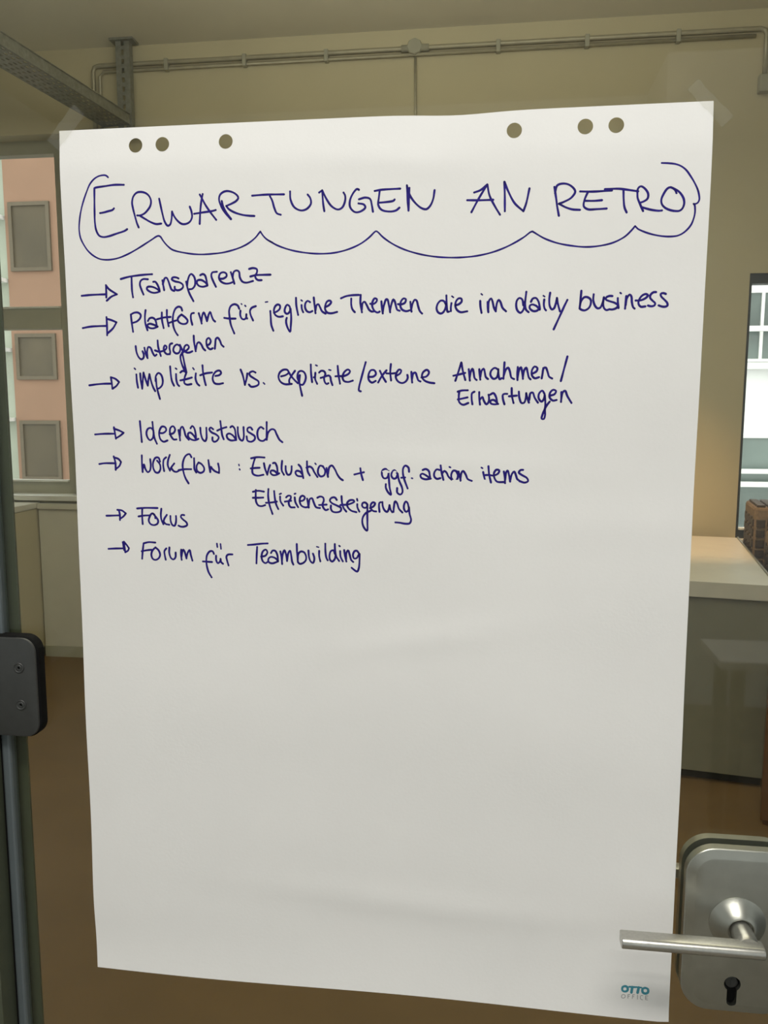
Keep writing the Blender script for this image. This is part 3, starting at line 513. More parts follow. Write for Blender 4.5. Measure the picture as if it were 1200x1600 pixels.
    ('handwritten_word', 'Ideenaustausch', '3.00:79.3,312.7 79.9,323.6 80.6,336.1|3.00:94.0,313.6 94.6,322.6 95.6,331.1 98.3,337.9|3.00:94.9,323.5 92.0,320.2 88.5,321.2 86.5,325.4 87.6,331.1 90.5,334.0 93.6,331.6 95.1,325.4|3.00:101.3,325.8 106.3,325.8 109.9,322.5 108.5,319.2 105.0,318.7 102.2,322.5 101.4,328.2 103.0,333.4 106.4,335.6 110.9,334.1|3.00:113.7,327.2 118.2,325.8 120.3,322.0 118.0,318.2 114.9,320.1 114.0,325.3 115.6,330.0 118.4,333.1 121.4,332.9|3.00:124.2,322.4 125.1,328.1 125.7,334.0|3.00:125.6,329.0 126.8,320.5 128.8,318.6 130.7,322.4 132.4,329.0 135.8,333.2|3.00:138.3,320.4 140.3,317.8 142.4,319.9 143.9,326.2 144.2,333.1|3.00:144.2,333.1 141.6,328.4 137.8,325.2 135.3,326.3 135.4,330.0 138.7,332.8 143.1,333.7 147.0,332.1|3.00:149.6,319.8 150.0,326.2 152.0,332.6 154.7,334.7 156.4,331.5 156.6,325.1 156.6,319.8|3.00:164.4,321.4 161.7,319.5 160.0,321.4 162.2,324.6 167.6,327.2 170.6,330.3 168.5,334.0 165.2,335.3 163.3,333.5 163.4,330.4|3.00:172.9,312.4 173.8,320.8 174.7,328.2 176.3,332.4|3.00:169.1,322.9 173.8,320.8 179.7,319.0|3.00:184.3,319.2 186.5,317.8 189.1,320.7 190.1,327.1 190.5,332.9|3.00:190.0,332.3 186.8,328.1 182.5,326.0 179.9,327.6 180.7,331.3 184.5,333.6 190.5,333.2|3.00:192.7,319.1 192.8,326.0 194.9,332.3 197.6,333.9 199.3,330.2 199.4,323.9 199.3,318.9|3.00:209.3,321.7 207.2,319.1 203.9,320.2 203.8,323.3 207.6,325.9 211.9,329.0 211.8,332.2 207.9,334.9 203.6,333.8 202.6,329.1|3.00:222.0,320.6 219.1,318.7 215.8,321.7 214.9,327.5 216.7,332.7 221.0,334.0 224.8,331.6|3.00:225.7,313.3 225.5,322.7 225.4,332.7|3.00:225.5,331.1 227.1,324.8 231.0,321.1 234.2,321.6 236.8,326.8 239.9,332.6 243.1,335.2'),
    ('bullet_arrow', '5', '3.00:28.8,361.4 34.3,360.5 42.4,360.3 48.5,360.4|3.00:46.4,352.5 48.1,359.2 48.2,367.9|3.00:46.6,353.7 51.8,355.3 54.9,358.7 / 53.0,363.1 48.3,367.0'),
    ('handwritten_word', 'Workflow', '3.00:79.9,351.1 79.8,360.3 80.3,370.0|3.00:80.2,368.9 82.0,361.3 83.8,366.7 86.5,370.1 88.9,368.3 90.2,362.3 89.7,355.3|3.00:101.3,357.9 99.6,353.6 96.2,353.6 93.2,358.5 93.0,365.0 95.6,370.0 99.0,370.3 101.4,366.5 101.0,361.1 97.8,356.8|3.00:105.8,368.6 104.9,362.2 105.7,355.7 108.6,353.0|3.00:113.0,350.3 110.7,356.7 110.3,362.1 112.6,368.0|3.00:117.9,359.9 114.4,364.2 112.6,367.5|3.00:114.4,365.3 117.1,368.5 120.4,369.3 123.2,367.9|3.00:138.3,352.7 136.1,349.2 132.2,350.6 129.3,354.9 127.7,361.9 128.8,370.5 130.8,376.4 134.2,382.1|3.00:122.7,367.4 130.0,366.2 137.6,366.1|3.00:141.3,353.8 141.4,360.7 141.5,366.1 143.5,369.8|3.00:146.4,358.5 144.1,362.3 144.5,367.7 148.3,370.1 152.3,368.1 152.7,364.4 149.7,360.1 146.4,358.5|3.00:157.9,355.8 158.6,361.6 159.8,369.1|3.00:160.0,368.9 160.5,362.9 162.1,365.3 165.6,368.2 170.0,369.9 / 170.1,364.7 169.1,359.4'),
    ('handwritten_word', ':', '2.20:193.0,360.2 193.4,361.5|2.40:193.7,365.3 194.1,366.1'),
    ('handwritten_word', 'Evaluation', '3.00:207.2,353.2 214.3,351.9 222.5,352.2|3.00:211.6,353.3 209.8,358.6 208.4,365.0 209.0,370.3 213.9,372.4 221.0,371.3|3.00:206.6,364.5 211.9,363.9 216.8,363.6|3.00:221.8,358.5 222.8,363.8 225.4,371.2 / 227.1,364.8 228.8,360.4|3.00:232.1,358.4 234.3,357.9 236.4,361.6 237.1,366.8 237.4,370.0|3.00:236.8,370.0 233.6,366.9 229.8,366.7 229.2,369.0 231.4,371.4 235.7,371.3 239.0,369.5|3.00:242.5,355.7 241.8,362.6 242.1,366.8 244.4,371.0|3.00:246.4,361.5 246.6,366.7 248.7,370.9 251.4,370.4 252.9,366.7 253.2,361.6|3.00:261.0,359.7 263.4,362.3 265.0,367.6 266.2,374.4|3.00:265.5,370.8 262.3,367.1 258.5,366.6 257.4,368.7 259.5,371.9 266.0,372.6|3.00:270.5,356.0 270.6,362.3 271.4,367.5 273.5,371.4|3.00:269.9,363.0 273.6,361.7 276.3,363.3 278.4,367.4 282.1,373.0|2.30:279.6,358.0 280.6,359.2|3.00:288.6,361.6 285.4,360.5 283.0,364.2 283.0,369.5 285.8,372.4 289.6,371.0 290.7,365.7 288.1,361.0|3.00:292.3,363.1 292.8,367.3 293.9,372.8|3.00:293.9,369.9 295.5,362.0 298.2,360.2 301.4,364.0 304.5,370.3 307.7,374.5 310.4,376.2'),
    ('handwritten_word', '+', '3.00:323.2,369.8 327.9,368.6 333.7,367.2|3.00:329.8,363.0 330.7,369.1 332.6,375.8'),
    ('handwritten_word', 'ggf.', '3.00:359.7,366.0 357.8,363.4 354.6,364.6 353.4,368.8 355.5,373.4 358.8,373.2 360.6,369.7 360.6,365.5 / 361.1,373.4 362.0,383.6 363.5,391.4 360.7,389.2 357.8,383.6 357.8,379.9|3.00:369.9,367.7 367.1,364.5 364.3,367.3 363.9,371.0 366.2,373.8 369.0,373.1 370.7,368.4 / 372.3,376.0 375.5,383.4 376.0,388.5 373.7,391.0 370.4,389.0 370.2,383.9|3.00:383.1,366.2 382.4,361.6 379.1,359.5 376.8,362.1 376.4,367.6 377.8,374.1 381.6,384.2|3.00:374.7,372.7 378.7,372.4|2.40:385.9,373.0 386.8,373.3'),
    ('handwritten_word', 'action', '3.00:397.8,364.1 401.1,363.0 404.4,365.1 405.5,370.0 406.1,373.3|3.00:406.1,373.3 401.7,370.0 397.3,368.1 395.4,369.6 396.2,372.3 400.6,374.1 406.6,373.3|3.00:416.0,363.9 413.1,363.2 410.4,366.7 410.4,371.0 413.2,373.5 417.0,372.6|3.00:417.1,359.0 418.0,365.5 420.2,374.5|3.00:418.5,367.7 421.2,364.9 423.4,366.5 425.6,370.9 428.9,374.1|2.30:426.4,360.4 427.7,361.0|3.00:434.8,365.3 431.0,364.3 428.8,367.6 428.9,372.5 431.6,375.4 434.7,374.0 435.7,369.1 434.0,365.5|3.00:436.4,365.3 437.5,369.6 438.7,375.3|3.00:438.5,373.4 439.6,366.3 441.2,364.7 444.0,368.5 446.2,373.3 450.5,375.2'),
    ('handwritten_word', 'items', '3.00:462.5,365.6 463.6,370.4 465.1,375.6|2.30:460.5,360.7 461.8,361.6|3.00:468.0,359.3 468.9,368.2 471.0,376.8|3.00:464.9,368.8 468.7,368.7 473.5,369.2 478.3,367.0 479.5,363.7 476.6,362.9 474.0,366.5 474.6,371.9 477.4,375.7 484.9,376.1|3.00:484.4,364.8 485.3,370.2 485.9,377.2|3.00:485.8,373.9 486.8,365.8 488.3,363.6 489.8,367.9 491.2,375.5|3.00:491.2,374.4 493.2,366.8 495.3,364.7 496.9,367.9 498.6,372.7 500.8,374.5|3.00:504.5,362.9 502.1,363.0 500.1,365.7 503.3,368.3 508.7,371.5 510.0,374.7 506.7,376.4 500.8,374.8'),
    ('handwritten_word', 'Effizienzsteigerung', '3.00:208.7,390.4 214.5,389.2 221.3,390.0|3.00:212.1,388.4 211.8,395.1 212.3,401.8 214.7,405.6 218.6,406.3 222.5,405.1|3.00:208.5,397.1 214.4,397.0 220.4,396.7|3.00:226.5,387.1 226.1,394.9 227.4,404.4 230.8,414.8|3.00:233.0,389.3 233.8,397.6 235.2,404.3 237.5,409.2|3.00:223.5,402.5 229.9,402.0 235.9,400.9|3.00:239.7,395.2 240.1,400.4 243.2,405.3|2.60:239.2,392.6 240.9,391.8|3.00:246.6,396.0 248.9,394.1 251.8,394.5 251.7,397.4 249.7,400.2 249.7,404.0 251.6,406.8 256.1,407.0|3.00:245.1,400.8 252.2,399.7|3.00:256.3,395.9 257.0,401.1 260.0,406.7|2.60:256.1,392.1 257.3,391.6|3.00:262.3,400.0 266.1,399.0 267.8,395.7 265.2,393.8 262.6,395.8 262.0,401.0 264.1,405.2 268.4,406.8 270.9,406.3|3.00:270.3,397.1 271.2,401.8 272.1,407.0|3.00:272.0,404.6 273.4,397.5 275.8,396.5 277.6,400.7 280.4,406.4 284.7,407.2|3.00:281.8,395.9 284.9,394.5 288.2,395.4 289.1,398.7 287.6,403.4 289.0,407.6 291.4,409.5 293.8,408.5|3.00:283.8,403.9 288.6,403.6 292.2,403.3|3.00:303.6,398.0 301.3,395.2 297.5,395.9 295.8,398.6 297.9,401.4 303.6,404.1 308.3,406.8 307.8,410.1 303.6,411.6 298.8,410.8 296.9,407.5 297.1,404.2|3.00:308.9,393.7 309.5,401.2 311.2,406.8 314.2,410.7|3.00:307.6,403.5 311.2,403.2 314.8,403.0 319.8,401.5 323.1,399.5 322.1,398.0 317.9,398.2 315.0,401.5 315.9,405.8 319.7,409.5 325.4,411.1|3.00:326.4,402.3 326.5,405.6 328.7,410.4|2.60:326.1,396.4 326.6,398.5|3.00:337.7,402.6 335.3,400.3 332.5,400.8 331.6,403.6 333.4,405.9 336.3,405.9 337.7,402.6 / 337.5,412.9 337.6,422.3 337.2,431.3 333.9,428.1 332.0,422.4 332.5,416.8 335.8,412.0 341.4,409.1|3.00:340.5,406.3 344.3,404.4 346.1,401.0 343.8,399.9 341.4,402.5 341.4,406.7 344.3,409.5 347.3,409.9|3.00:351.0,410.3 350.4,404.3 350.8,400.5 352.2,399.7|3.00:354.1,399.5 354.6,404.2 356.5,408.4 359.3,410.2 361.1,406.9 361.9,402.7 / 363.0,407.3 364.9,410.4|3.00:366.3,410.1 366.8,404.0 368.1,398.4 370.0,400.2 372.4,406.7 376.1,410.5|3.00:383.1,405.6 381.6,400.0 379.8,398.4 377.9,401.9 378.0,407.1 380.3,409.8 382.6,407.9 383.1,404.6 / 384.0,412.1 385.6,418.6 384.1,422.2 378.9,422.7 373.3,421.8 368.5,421.5'),
    ('bullet_arrow', '6', '3.00:35.1,420.5 42.3,420.2 50.0,419.8|3.00:50.3,413.6 51.4,419.0 51.3,425.1|3.00:48.5,413.5 53.9,414.1 58.6,417.4 / 55.6,420.9 51.2,423.9'),
    ('handwritten_word', 'Fokus', '3.00:72.3,411.5 81.5,410.7 96.7,410.6|3.00:78.4,411.7 78.1,420.5 78.4,429.3|3.00:73.7,420.6 80.1,419.5 86.4,419.2|3.00:93.7,422.2 92.9,418.3 89.9,416.9 87.2,420.3 85.8,425.2 87.9,429.1 91.9,430.2 96.0,428.5 97.0,425.0 94.3,420.7 90.9,416.8|3.00:101.2,411.3 100.4,418.1 101.0,424.0 103.1,429.0|3.00:107.5,418.2 104.3,422.9 103.2,426.4|3.00:103.7,426.4 106.1,428.7 110.1,429.4|3.00:111.7,419.4 111.8,424.7 113.7,429.6 116.2,430.5 117.8,427.5 118.4,422.7 118.3,419.3|3.00:128.1,418.1 125.1,417.9 124.0,420.1 126.4,423.0 130.4,426.3 131.3,429.2 127.7,431.2 123.7,431.3 121.0,430.2'),
    ('bullet_arrow', '7', '3.00:36.2,458.8 45.3,458.2 54.0,457.9|3.00:53.7,450.7 54.4,455.4 55.1,459.9|3.00:55.1,450.1 55.8,456.5 56.3,462.3|3.00:55.1,450.1 58.2,453.7 60.9,457.5 / 59.7,460.3 56.3,462.3'),
    ('handwritten_word', 'Forum', '3.00:78.7,451.5 77.3,460.4 76.3,469.4|3.00:78.7,451.5 84.8,450.0 92.8,450.3|3.00:76.1,460.7 82.2,459.4 88.2,458.7|3.00:92.8,455.8 89.0,459.6 87.5,464.6 89.2,469.3 92.6,470.3 96.2,468.3 98.0,464.4 96.5,459.4 92.8,455.8|3.00:104.5,469.8 103.5,464.2 103.3,459.8 105.7,456.7|3.00:109.4,455.5 109.0,461.9 111.0,467.9 113.8,469.3 116.2,466.7 116.6,461.2|3.00:123.3,457.7 122.9,463.2 123.5,469.5|3.00:123.4,466.0 125.6,457.6 127.2,459.8 129.2,467.8|3.00:129.3,466.9 131.1,460.8 133.3,458.0 134.5,463.5 136.2,470.1'),
    ('handwritten_word', 'für', '3.00:161.8,461.7 160.4,458.8 157.4,458.7 153.8,462.9 152.6,469.8 153.4,477.6 155.2,483.5 158.3,488.8|3.00:148.6,470.7 154.1,470.9 159.4,471.1|3.00:164.3,463.6 164.3,469.0 166.2,472.4 168.6,470.3 169.4,467.2 / 169.9,470.8 172.2,472.8|2.50:165.6,449.7 166.1,453.8|2.30:169.8,450.0 170.3,455.8|3.00:178.6,474.5 177.1,469.1 176.4,464.3 178.3,462.1 183.4,461.7'),
    ('handwritten_word', 'Teambuilding', '3.00:201.8,450.5 208.2,449.9 217.1,448.7 224.6,448.2|3.00:212.4,452.5 211.7,461.5 211.2,471.2|3.00:216.8,463.3 221.7,462.2 224.2,458.2 222.3,455.2 218.9,457.4 217.3,463.3 218.6,468.6 221.6,470.7 224.5,469.1|3.00:228.3,458.9 230.2,456.2 233.1,456.3 235.5,460.9 236.3,468.1|3.00:236.3,467.6 232.5,464.3 227.6,463.5 225.1,466.0 225.5,469.4 229.4,470.7 236.3,468.3|3.00:239.1,456.9 240.3,463.7 240.9,471.2|3.00:240.7,468.5 241.8,459.7 243.8,455.4 245.2,458.7 246.6,467.6|3.00:246.6,466.9 248.2,458.6 250.2,455.7 251.5,461.4 252.4,468.2 253.8,471.5|3.00:258.0,448.0 258.2,457.4 259.0,468.5|3.00:258.9,466.1 259.8,458.8 262.8,456.3 266.2,457.2 268.5,462.0 268.0,466.3 265.0,469.3 261.1,470.4 259.0,468.5|3.00:271.2,455.0 271.9,462.9 273.8,467.6 276.2,469.0 277.7,465.6 277.5,461.8 276.3,458.4|3.00:283.4,455.1 283.3,460.7 284.6,466.9|2.20:280.7,450.5 282.8,451.1|3.00:290.4,446.9 290.5,455.7 291.4,462.4 292.9,465.5|3.00:301.1,447.0 301.4,454.5 302.8,461.1 305.8,465.9|3.00:301.3,458.3 299.4,454.0 296.6,455.1 295.1,459.4 295.5,464.7 297.9,466.8 300.8,464.1 302.0,459.2|3.00:307.1,454.8 307.5,461.0 310.0,466.2|2.80:306.1,448.8 306.8,449.4|3.00:311.6,453.5 312.5,459.9 314.0,466.3|3.00:313.8,463.7 314.3,456.1 316.0,453.6 317.6,457.9 319.5,464.5 321.7,466.6|3.00:328.6,457.6 325.7,453.9 323.3,454.4 321.4,458.8 322.8,462.7 325.7,462.0 327.6,458.6 328.8,457.4 / 328.7,465.3 328.0,472.9 326.1,477.3 323.3,475.9 319.9,473.2'),
    ('logo_lettering', 'OTTO', '3.50:631.2,945.8 628.7,947.2 628.7,951.3 631.4,952.3 634.1,950.7 633.8,946.7 631.2,945.8|2.80:636.0,946.1 642.7,945.9|3.60:639.3,945.9 638.5,952.8|2.80:643.5,945.7 649.1,945.8|3.60:646.3,945.7 645.2,952.4|3.50:653.2,945.6 650.6,947.1 650.8,951.1 653.5,952.4 656.4,950.8 656.2,946.6 653.2,945.6'),
    ('logo_tagline', 'OFFICE', '1.00:629.9,955.8 628.1,956.9 628.0,959.6 629.8,960.3 631.7,958.9 631.7,956.6 629.9,955.8|1.00:636.9,955.2 634.7,955.6 / 634.9,959.9|1.00:634.8,957.6 636.4,957.4|1.00:641.9,954.9 639.9,955.3 / 639.7,959.7|1.00:639.8,957.4 641.4,957.2|1.00:645.3,955.0 645.3,959.8|1.00:651.0,955.2 649.2,955.1 648.4,957.2 648.9,959.4 650.9,960.1|1.00:656.5,955.0 654.1,954.9 / 654.2,959.5 / 656.5,959.6|1.00:654.1,957.4 656.0,957.4'),
]
def smooth_pts(P, step=1.1):
    """centripetal Catmull-Rom through the traced points (mm)"""
    if len(P) == 2:
        n = max(2, int((P[1] - P[0]).length / 4)); return [P[0].lerp(P[1], i / n) for i in range(n + 1)]
    Q = [P[0] * 2 - P[1]] + P + [P[-1] * 2 - P[-2]]
    out = []
    for i in range(1, len(Q) - 2):
        p0, p1, p2, p3 = Q[i - 1:i + 3]
        t0 = 0; t1 = t0 + max(1e-4, (p1 - p0).length ** .5); t2 = t1 + max(1e-4, (p2 - p1).length ** .5); t3 = t2 + max(1e-4, (p3 - p2).length ** .5)
        n = max(2, int((p2 - p1).length / step))
        for k in range(n):
            t = t1 + (t2 - t1) * k / n
            a1 = p0 * ((t1 - t) / (t1 - t0)) + p1 * ((t - t0) / (t1 - t0)); a2 = p1 * ((t2 - t) / (t2 - t1)) + p2 * ((t - t1) / (t2 - t1)); a3 = p2 * ((t3 - t) / (t3 - t2)) + p3 * ((t - t2) / (t3 - t2))
            b1 = a1 * ((t2 - t) / (t2 - t0)) + a2 * ((t - t0) / (t2 - t0)); b2 = a2 * ((t3 - t) / (t3 - t1)) + a3 * ((t - t1) / (t3 - t1))
            out.append(b1 * ((t2 - t) / (t2 - t1)) + b2 * ((t - t1) / (t2 - t1)))
    out.append(P[-1])
    return out
def ribbon(bm, P, hw, off, rnd):
    n = len(P)
    ph = rnd.random() * 6
    L, R = [], []
    for i in range(n):
        d = (P[min(i + 1, n - 1)] - P[max(i - 1, 0)])
        if d.length < 1e-6: d = Vector((1, 0))
        d.normalize(); nn = Vector((-d.y, d.x))
        h = hw * (1 + .09 * math.sin(i * .35 + ph))
        L.append(bm.verts.new(sheet_pt(*(P[i] + nn * h), off))); R.append(bm.verts.new(sheet_pt(*(P[i] - nn * h), off)))
    for i in range(n - 1): bm.faces.new((L[i], L[i + 1], R[i + 1], R[i]))
    for c in (P[0], P[-1]):
        bm.faces.new([bm.verts.new(sheet_pt(c.x + hw * math.cos(a), c.y + hw * math.sin(a), off)) for a in [2 * math.pi * k / 12 for k in range(12)]])
PX2MM = 0.76
rnd = random.Random(3)
for kind, text, data in STROKES:
    bm = bmesh.new()
    for k, s in enumerate(data.split('|')):
        wd, pts = s.split(':')
        hw = float(wd) * PX2MM / 2
        segs, cur = [], []
        for tk in pts.split():
            if tk == '/': segs.append(cur); cur = [cur[-1]]; continue
            cur.append(Vector([float(c) for c in tk.split(',')]))
        segs.append(cur)
        for sg in segs:
            if len(sg) > 1: ribbon(bm, smooth_pts(sg), hw, 0.05 + 0.006 * (k % 6), rnd)
    mt = {'logo_lettering': 'logo', 'logo_tagline': 'logo2'}.get(kind, 'ink')
    o = link(kind, bm, M[mt], parent=sheet)
    for p_ in o.data.polygons:
        pass
    if kind in ('handwritten_word', 'heading_word'): o['label'] = 'blue handwritten "%s"' % text
    elif kind == 'cloud_outline': o['label'] = 'blue scalloped line drawn around the heading'
    elif kind == 'bullet_arrow': o['label'] = 'blue hand-drawn arrow bullet'
    elif kind == 'logo_lettering': o['label'] = 'bold blue printed lettering "%s"' % text
    else: o['label'] = 'thin grey printed lettering "%s"' % text

# clear tape at the two top corners
def tape(label, u, v, lw, lh, ang, seed):
    r = random.Random(seed); bm = bmesh.new(); nx, ny = 16, 8
    ca, sa = math.cos(ang), math.sin(ang); G = []
    for i in range(nx + 1):
        row = []
        for j in range(ny + 1):
            a, c = (i / nx - .5) * lw, (j / ny - .5) * lh + (r.uniform(-.6, .6) if j in (0, ny) else 0)
            uu, vv = u + a * ca - c * sa, v + a * sa + c * ca
            inside_ = 0 < uu < W_ and 0 < vv < H_
            row.append(bm.verts.new((PX0 + uu / 1000, -(1.4 + (lift(uu, vv) if inside_ else .4) + r.uniform(-.35, .35)) / 1000, PZT - vv / 1000)))
        G.append(row)
    for i in range(nx):
        for j in range(ny): bm.faces.new((G[i][j], G[i + 1][j], G[i + 1][j + 1], G[i][j + 1]))
    return tag(link('adhesive_tape', bm, M['tape'], smooth=True), label, 'tape', 'clear tape strips holding the sheet')
tape('crumpled clear tape strip over the top left corner of the flipchart sheet', 8, -3, 48, 17, -math.radians(48), 1)
tape('clear tape strip over the top right corner of the flipchart sheet', 677, 2, 50, 14, math.radians(46), 2)

# ------------------------------------------------------------------ room: cable tray on a ceiling hanger
TZ = 3.24
tr = thing('cable_tray', 'perforated grey metal cable tray hung from a slotted ceiling post at upper left', 'cable tray', (-2.234, 2.4, TZ), -math.radians(6.8))
Wt = 0.164
bm = bmesh.new()
y0, y1 = -1.7, 1.46
for k in range(7): c = -Wt / 2 + Wt * k / 6; box(bm, c - .0075, c + .0075, y0, y1, 0, .003)
n = int((y1 - y0) / .05)
for k in range(n + 1): c = y0 + .05 * k; box(bm, -Wt / 2, Wt / 2, c - .013, c + .013, .0005, .0025)
link('tray_base', bm, M['galv'], parent=tr)
for s in (-1, 1):
    bm = bmesh.new()
    x = s * Wt / 2
    box(bm, x - .0015, x + .0015, y0, y1, 0, .060)
    box(bm, x - .006, x + .006, y0, y1, .058, .062)
    link('tray_side', bm, M['galv'], parent=tr)
hp = thing('tray_hanger', 'slotted grey ceiling post carrying the end of the cable tray', 'bracket', (-2.015, 3.88, TZ - .03))
bm = bmesh.new()
h = ZC - TZ + .03
for x in (-.040, .040): box(bm, x - .002, x + .002, -.022, .022, 0, h)
for x in (-.023, .023): box(bm, x - .015, x + .015, -.022, -.018, 0, h)
for k in range(int(h / .05) + 1): box(bm, -.030, .030, -.0215, -.0185, k * .05, min(h, k * .05 + .022))
link('post', bm, M['galv'], parent=hp)
link('ceiling_plate', bx(-.072, .072, -.045, .045, h - .012, h, bevel=.002), M['galv'], parent=hp)
link('support_arm', bx(-.28, .085, -.028, .028, -.018, .022, bevel=.003), M['galv'], parent=hp)

# ------------------------------------------------------------------ room: surface conduit along the back wall
ct = thing('electrical_conduit', 'long grey twin conduit with junction box clipped along the top of the back wall', 'conduit', (0, YB, 3.61))
yy = -.022
bm = bmesh.new()
tube(bm, [(-2.235, yy, -2.5), (-2.235, yy, -.03), (-2.225, yy, -.008), (-2.20, yy, 0.0), (1.52, yy, 0.0), (1.545, yy, -.008), (1.555, yy, -.03), (1.555, yy, -.24)], .013)
link('upper_pipe', bm, M['pipe'], parent=ct, smooth=True)
bm = bmesh.new()
tube(bm, [(-2.195, yy + .004, -2.5), (-2.195, yy + .004, -.06), (-2.17, yy + .004, -.032), (1.50, yy + .004, -.032)], .010)
link('lower_pipe', bm, M['pipe'], parent=ct, smooth=True)
for x in (-1.78, -1.31, -.83, .14, .62, 1.1):
    bm = bmesh.new(); box(bm, x - .012, x + .012, yy - .018, yy + .022, -.048, .018, bevel=.004)
    link('pipe_clamp', bm, M['pvc'], parent=ct)
bm = bmesh.new(); lathe_y(bm, -.325, .005, [(.044, .0), (.044, -.035), (.040, -.042), (.012, -.043)], 8)
jb = link('junction_box', bm, M['pvc'], parent=ct)
bm = bmesh.new(); tube(bm, [(-.40, yy, 0), (-.245, yy, 0)], .019)
link('cable_gland', bm, M['pvc'], parent=jb, smooth=True)
bm = bmesh.new(); tube(bm, [(-.322, -.012, -.03), (-.320, -.010, -.3), (-.318, -.010, -2.6)], .007)
link('drop_cable', bm, M['pipe'], parent=ct, smooth=True)
link('switch_box', bx(1.525, 1.60, -.05, -.001, -.325, -.235, bevel=.006), M['pvc'], parent=ct)

# ------------------------------------------------------------------ room: furniture
rc = thing('radiator_cover', 'pale low panelled cupboard under the left window beside the sheet', 'cupboard', (-2.05, 3.92, 0))
link('carcass', bx(-.665, .85, -.015, .030, 0.0, .965, bevel=.002), M['white'], parent=rc)
link('lid', bx(-.665, .85, -.030, .030, .968, 1.004, bevel=.003), M['white'], parent=rc)
link('plinth', bx(-.665, .85, -.020, .030, 0, .075, bevel=.002), M['wframe'], parent=rc)
sb = thing('low_cabinet', 'beige low cabinet against the left wall below the window', 'cabinet', (-3.4, 3.2, 0))
link('body', bx(-.9, .675, -.55, .74, .06, .97, bevel=.004), M['wall'], parent=sb)
link('cabinet_top', bx(-.9, .68, -.56, .74, .972, 1.01, bevel=.004), M['white'], parent=sb)
link('plinth', bx(-.88, .66, -.53, .74, 0, .06), M['wframe'], parent=sb)

A = -math.radians(9.5)
cb = thing('sideboard', 'grey fronted sideboard with a pale thick top in front of the right wall', 'cabinet', (1.30, 2.555, 0), A)
DX, DY, HT = 0.55, 1.30, 0.885
link('body', bx(-DX, 0, .012, DY, .045, .812, bevel=.002), M['front'], parent=cb)
link('plinth', bx(-DX, 0, .05, DY, 0, .045), M['plinth'], parent=cb)
link('worktop', bx(-DX, .005, 0, .62, .816, HT, bevel=.003), M['top'], parent=cb)
link('worktop', bx(-DX, .005, .623, DY, .816, HT, bevel=.003), M['top'], parent=cb)
link('edge_strip', bx(.005, .013, 0, DY, .860, HT + .006, bevel=.001), M['satin'], parent=cb)

def hamper(label, x, y, rz, w, d, h):
    r = thing('woven_hamper', label, 'basket', (x, y, 0), rz, 'woven hampers at the right window')
    bm = bmesh.new(); box(bm, -w / 2, w / 2, -d / 2, d / 2, 0, h, bevel=.015)
    link('basket_body', bm, M['wicker'], parent=r)
    c = .052
    for side in range(2):
        L = w if side == 0 else d
        for sgn in (-1, 1):
            bm = bmesh.new()
            for i in range(int(L / c)):
                for j in range(int(h / c)):
                    a, z = -L / 2 + .01 + c * i, .01 + c * j
                    if z + c > h - .02: continue
                    q = (d if side == 0 else w) / 2 * sgn
                    lo, hi = sorted((q - sgn * .002, q + sgn * .007))
                    if side == 0: box(bm, a, a + c * .80, lo, hi, z + (i % 2) * c * .16, z + (i % 2) * c * .16 + c * .76, bevel=.0025, seg=1)
                    else: box(bm, lo, hi, a, a + c * .80, z + (i % 2) * c * .16, z + (i % 2) * c * .16 + c * .76, bevel=.0025, seg=1)
            link('woven_panel', bm, M['weave'], parent=r)
    bm = bmesh.new()
    for i in range(int(w / c)):
        for j in range(int(d / c)):
            a, q = -w / 2 + .012 + c * i, -d / 2 + .012 + c * j
            box(bm, a, a + c * .80, q, q + c * .80, h - .002, h + .012, bevel=.003, seg=1)
    link('woven_top', bm, M['weave'], parent=r)
hamper('dark brown woven hamper standing right behind the sideboard', 1.66, 3.18, A, .34, .34, 1.00)
hamper('taller dark brown woven hamper under the right window, behind the nearer hamper', 1.70, 3.62, A, .36, .36, 1.10)

wd = thing('wooden_crate', 'reddish brown wooden cabinet at the right edge, in front of the sideboard', 'cabinet', (1.196, 2.25, 0), -0.32)
link('body', bx(0, .6, 0, .25, 0.02, .60, bevel=.004), M['wood'], parent=wd)
link('cabinet_top', bx(-.006, .61, -.008, .255, .60, .625, bevel=.004), M['wood'], parent=wd)
link('foot', bx(.01, .05, .01, .05, 0, .02), M['wood'], parent=wd)
link('foot', bx(.54, .58, .01, .05, 0, .02), M['wood'], parent=wd)

# ------------------------------------------------------------------ luminaires, including housings of the added fill lights
def luminaire(name, label, x, y, z, sx, sy, top, tilt=0.0):
    r = thing(name, label, 'lamp', (x, y, z))
    r.rotation_euler = (tilt, 0, 0)
    bm = bmesh.new()
    box(bm, -sx / 2 - .02, sx / 2 + .02, -sy / 2 - .02, -sy / 2, -.012, .04); box(bm, -sx / 2 - .02, sx / 2 + .02, sy / 2, sy / 2 + .02, -.012, .04)
    box(bm, -sx / 2 - .02, -sx / 2, -sy / 2, sy / 2, -.012, .04); box(bm, sx / 2, sx / 2 + .02, -sy / 2, sy / 2, -.012, .04)
    box(bm, -sx / 2 - .02, sx / 2 + .02, -sy / 2 - .02, sy / 2 + .02, .04, .05)
    link('housing', bm, M['white'], parent=r)
    for s in (-1, 1): link('suspension_wire', tube(bmesh.new(), [(s * sx * .4, 0, .05), (s * sx * .4, 0, top - z)], .003, 8), M['galv'], parent=r)
luminaire('corridor_lamp_and_fill_fitting', 'wide pendant light in the corridor nearer to the glass door', 0.0, -1.15, 3.20, 1.6, .36, CZ - .002)
luminaire('corridor_lamp_and_fill_fitting', 'added tilted fill light in the corridor washing the rear wall', 0.0, -1.8, 3.17, 1.6, .36, CZ - .07, -0.7)
